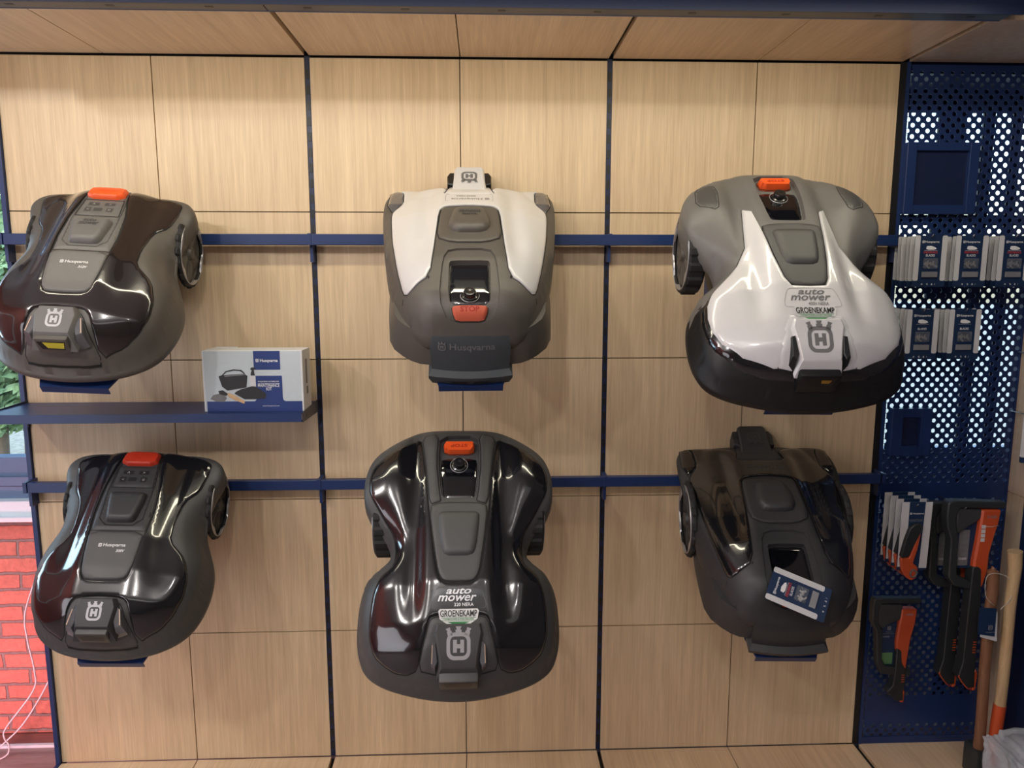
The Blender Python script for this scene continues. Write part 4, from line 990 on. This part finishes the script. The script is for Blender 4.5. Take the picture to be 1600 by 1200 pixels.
# wooden handled tools standing on the plinth
h1 = thing('sledge_hammer', 'reddish brown wooden tool handle with a navy tag, standing on the plinth', 'hammer', (1.842, -.2, 0))
V, F = tube(spline([(-.008, 0, .787), (-.010, 0, .775), (-.006, 0, .70), (-.008, 0, .60), (-.006, 0, .40), (.0, 0, .20), (-.002, 0, .03)]), [.008] * 6 + [.018] * 31, 14); mk('handle', V, F, 'brownwood', h1, True, angle=50)
b = MB(); b.box(-.022, .018, -.03, .05, .0, .11, 0, .006); b.build('hammer_head', 'axe_guard', h1, True, angle=30)
V, F = tube(spline([(-.005, -.019, .655), (-.050, -.03, .70), (-.040, -.02, .77), (.03, -.02, .76), (.045, -.03, .70), (-.005, -.045, .655)], 6), .0012, 5)
tg = thing('price_tag', 'navy and white paper tag on a string hanging on the brown handle', 'tag', (1.80, -.247, .60))
mk('tag_string', [(x + .042, y + .047, z - .60) for x, y, z in [v[:] for v in V]], F, 'string', tg, True)
b = MB(); b.prism([(-.034, .058), (.026, .048), (.034, -.060), (-.026, -.042)], -.001, .001); tc_ = b.build('tag_card', 'card_white', tg)
b = MB(); b.prism([(-.040, .066), (.020, .062), (.022, -.040), (-.038, -.030)], -.004, -.002); tn = b.build('tag_front', 'card_navy', tg)
flat('emblem', place2d(emblem2d(.016), 0.004, -.008), 'silver_rim', tn, lambda x, y: (x, -.0046, y)); flat('brand_lettering', place2d(text2d('Husqvarna', .030, .005, .01), 0.004, -.024), 'silver_rim', tn, lambda x, y: (x, -.0046, y))
h2 = thing('maul', 'pale ash tool handle with an orange lower end, standing right of the brown handle', 'maul', (1.893, -.215, 0))
pts = spline([(-.002, 0, .852), (.0, 0, .835), (.004, 0, .78), (.0, 0, .65), (.002, 0, .45), (.0, 0, .28)]); V, F = tube(pts, [.019 + .004 * max(0, (p.z - .74)) / .1 for p in pts], 16); mk('handle', V, F, 'ash', h2, True, angle=50)
pts = [(.0, 0, .285), (-.004, 0, .20), (-.008, 0, .05), (-.008, 0, .03)]; V, F = tube(pts, .0205, 16); mk('orange_end', V, F, 'orange_tool', h2, True, angle=50)
b = MB(); b.box(-.03, .03, -.03, .05, .0, .055, 0, .006); b.build('maul_head', 'axe_guard', h2, True, angle=30)
# clear plastic bag
bm = bmesh.new(); bmesh.ops.create_icosphere(bm, subdivisions=5, radius=1); rn = random.Random(5); ph = [rn.uniform(0, 6) for _ in range(8)]
for v in bm.verts:
    p = v.co; q = Vector([math.copysign(abs(c) ** .45, c) for c in p]); f = 1 + .05 * math.sin(7 * p.x + 5 * p.z + ph[0]) + .05 * math.sin(13 * p.y - 9 * p.z + ph[1]) + .025 * math.sin(25 * p.x + 17 * p.z + ph[2])
    v.co = Vector((q.x * .12, q.y * .09, .127 + q.z * .127 * (f if q.z > 0 else 1))) * 1; v.co.x *= f; v.co.y *= f; v.co.z = max(v.co.z, .0)
me = bpy.data.meshes.new('plastic_bag'); bm.to_mesh(me); bm.free(); me.materials.append(M['plastic_bag']); me.polygons.foreach_set('use_smooth', [True] * len(me.polygons))
o = bpy.data.objects.new('plastic_bag', me); link(o); o.location = (1.885, -.385, .001); tag(o, 'crumpled clear plastic bag on the plinth at the lower right corner', 'bag')

# ------------------------------------------------------------------ shop room behind and around
def wallbox(name, x0, x1, y0, y1, z0, z1, m): b = MB(); b.box(x0, x1, y0, y1, z0, z1); return struct(b.build(name, m))
FZ = -.385; YB = .70
wallbox('floor', -3.5, 4, -6.6, .9, FZ - .05, FZ, 'floor')
wallbox('ceiling', -3.5, 4, -6.6, .9, 3.05, 3.1, 'plaster')
wallbox('wall_back', -3.5, 4, YB, YB + .2, FZ, .715, 'brick')
wallbox('pale_hole_backing', 1.0, 4, YB - .02, YB, FZ, .70, 'plaster')  # pale panel added so the lower holes read lighter
wallbox('wall_back_top', -3.5, 4, YB, YB + .2, 2.72, 3.05, 'plaster')
wallbox('wall_right', 3.95, 4, -6.6, .9, FZ, 3.05, 'plaster_dark')
wallbox('wall_front', -3.5, 4, -6.65, -6.6, FZ, 3.05, 'plaster_dark')
wallbox('wall_left', -3.5, -3.45, -6.6, .9, FZ, 3.05, 'plaster_red')
wallbox('baseboard_back', -3.45, 3.95, YB - .014, YB, FZ, -.325, 'base')
wallbox('trim_floor_edge', -3.45, 3.95, YB - .03, YB - .014, FZ, -.372, 'frame_white')
b = MB(); b.box(-3.45, 3.95, YB - .06, YB + .2, .715, .735, 1); b.box(-3.45, 3.95, YB - .03, YB + .1, .735, .80, 1); struct(b.build('trim_sill', ['base', 'frame_white']))
b = MB(); b.box(-3.45, 3.95, YB + .02, YB + .1, .80, .855); b.box(-3.45, 3.95, YB + .01, YB + .1, .86, .90); b.box(-3.45, 3.95, YB + .03, YB + .1, .90, .985); b.box(-3.45, 3.95, YB + .03, YB + .1, 2.62, 2.72)
for x in (-3.4, -2.6, -.7, 1.2, 3.1, 3.9): b.box(x - .04, x + .04, YB + .025, YB + .1, .985, 2.62)
w1_ = struct(b.build('window_1', 'frame'))
gp = mk('window_pane', [(-3.45, YB + .06, .985), (3.95, YB + .06, .985), (3.95, YB + .06, 2.62), (-3.45, YB + .06, 2.62)], [(0, 1, 2, 3)], 'glass', w1_)
b = MB(); b.box(-3.45, -3.40, -1.45, -1.38, .85, 2.35); b.box(-3.45, -3.40, .18, .25, .85, 2.35); b.box(-3.45, -3.40, -1.45, .25, .85, .92); b.box(-3.45, -3.40, -1.45, .25, 2.28, 2.35); b.box(-3.45, -3.40, -.62, -.58, .85, 2.35)
struct(b.build('side_light_frame', 'frame_white'))  # unseen frame added around the side light on a closed wall
# lamp housings above the strip light, and added unseen ones over the fill
for n_, x, y, l in (('strip', -.02, -.66, 3.1), ('row', 0, -3.3, 4.5), ('row', 0, -5.4, 4.5)):
    z = 2.500 if n_ == 'strip' else 2.985; b = MB(); b.box(x - l / 2 - .02, x + l / 2 + .02, y - .06, y + .06, z, z + .05, 0, .004); b.box(x - l / 2 + .2, x - l / 2 + .21, y, y + .01, z + .05, 3.05); b.box(x + l / 2 - .21, x + l / 2 - .2, y, y + .01, z + .05, 3.05)
    tag(b.build('ceiling_lamp', 'frame_white'), 'long white ceiling lamp above %s' % ('the display wall' if n_ == 'strip' else 'the shop floor, added and unseen'), 'lamp', 'ceiling lamps')
# cables
def cable(pts, label):
    V, F = tube(spline(pts, 8), .0035, 8); tag(mk('power_cable', V, F, 'cable', None, True), label, 'cable', 'white cables in front of the brick wall')
cable([(-1.882,.62,.795),(-1.889,.62,.60),(-1.893,.62,.52),(-1.972,.62,.305),(-1.975,.62,.18),(-1.958,.62,.03),(-1.972,.62,-.07),(-2.10,.61,-.24),(-2.108,.60,-.285),(-2.09,.60,-.33),(-2.12,.58,-.375),(-2.3,.5,-.380)], 'white cable winding down from the sill in front of the bricks')
cable([(-1.60,.50,.35),(-1.80,.60,.16),(-1.862,.62,.05),(-1.93,.62,-.08),(-2.03,.62,-.23),(-2.11,.60,-.31),(-2.20,.58,-.378),(-2.4,.5,-.380)], 'white cable coming from behind the display and running left to the floor')
# ------------------------------------------------------------------ outside
wallbox('ground_outside', -40, 40, .9, 60, -.5, -.42, 'lawn'); 
wallbox('ground_paving', -12, 12, .9, 3.2, -.42, -.40, 'paving')
def bush(x, y, z0, rx, ry, rz, n, m, label, seed, size=.06):
    rn = random.Random(seed); V = []; F = []
    r = thing('shrub', label, 'shrub', (x, y, -.42), group='shrubs outside the window')
    for i in range(n):
        while True:
            p = Vector((rn.uniform(-1, 1), rn.uniform(-1, 1), rn.uniform(-1, 1)))
            if .35 < p.length < 1: break
        c = Vector((p.x * rx, p.y * ry, z0 + .42 + p.z * rz)); a = Vector((rn.uniform(-1, 1), rn.uniform(-1, 1), rn.uniform(-1, 1))).normalized(); t = a.orthogonal().normalized(); s = a.cross(t); q = size * rn.uniform(.6, 1.3)
        k = len(V); V += [c - t * q, c + s * q * .45, c + t * q, c - s * q * .45]; F.append((k, k + 1, k + 2, k + 3))
    mk('foliage', V, F, m, r)
    V, F = tube([(0, 0, 0), (.05, 0, z0 * .6), (0, .05, z0 + .42 + rz * .4)], [.06, .05, .02], 8); mk('trunk', V, F, 'bark', r, True)
bush(-4.35, 4.2, 1.35, .75, .7, 1.0, 9000, 'leaf2', 'pale green shrub outside the window at the far left', 1)
bush(-5.3, 6.2, 1.5, .9, .9, 1.5, 9000, 'leaf', 'dark green shrub behind the pale one outside the window', 2)
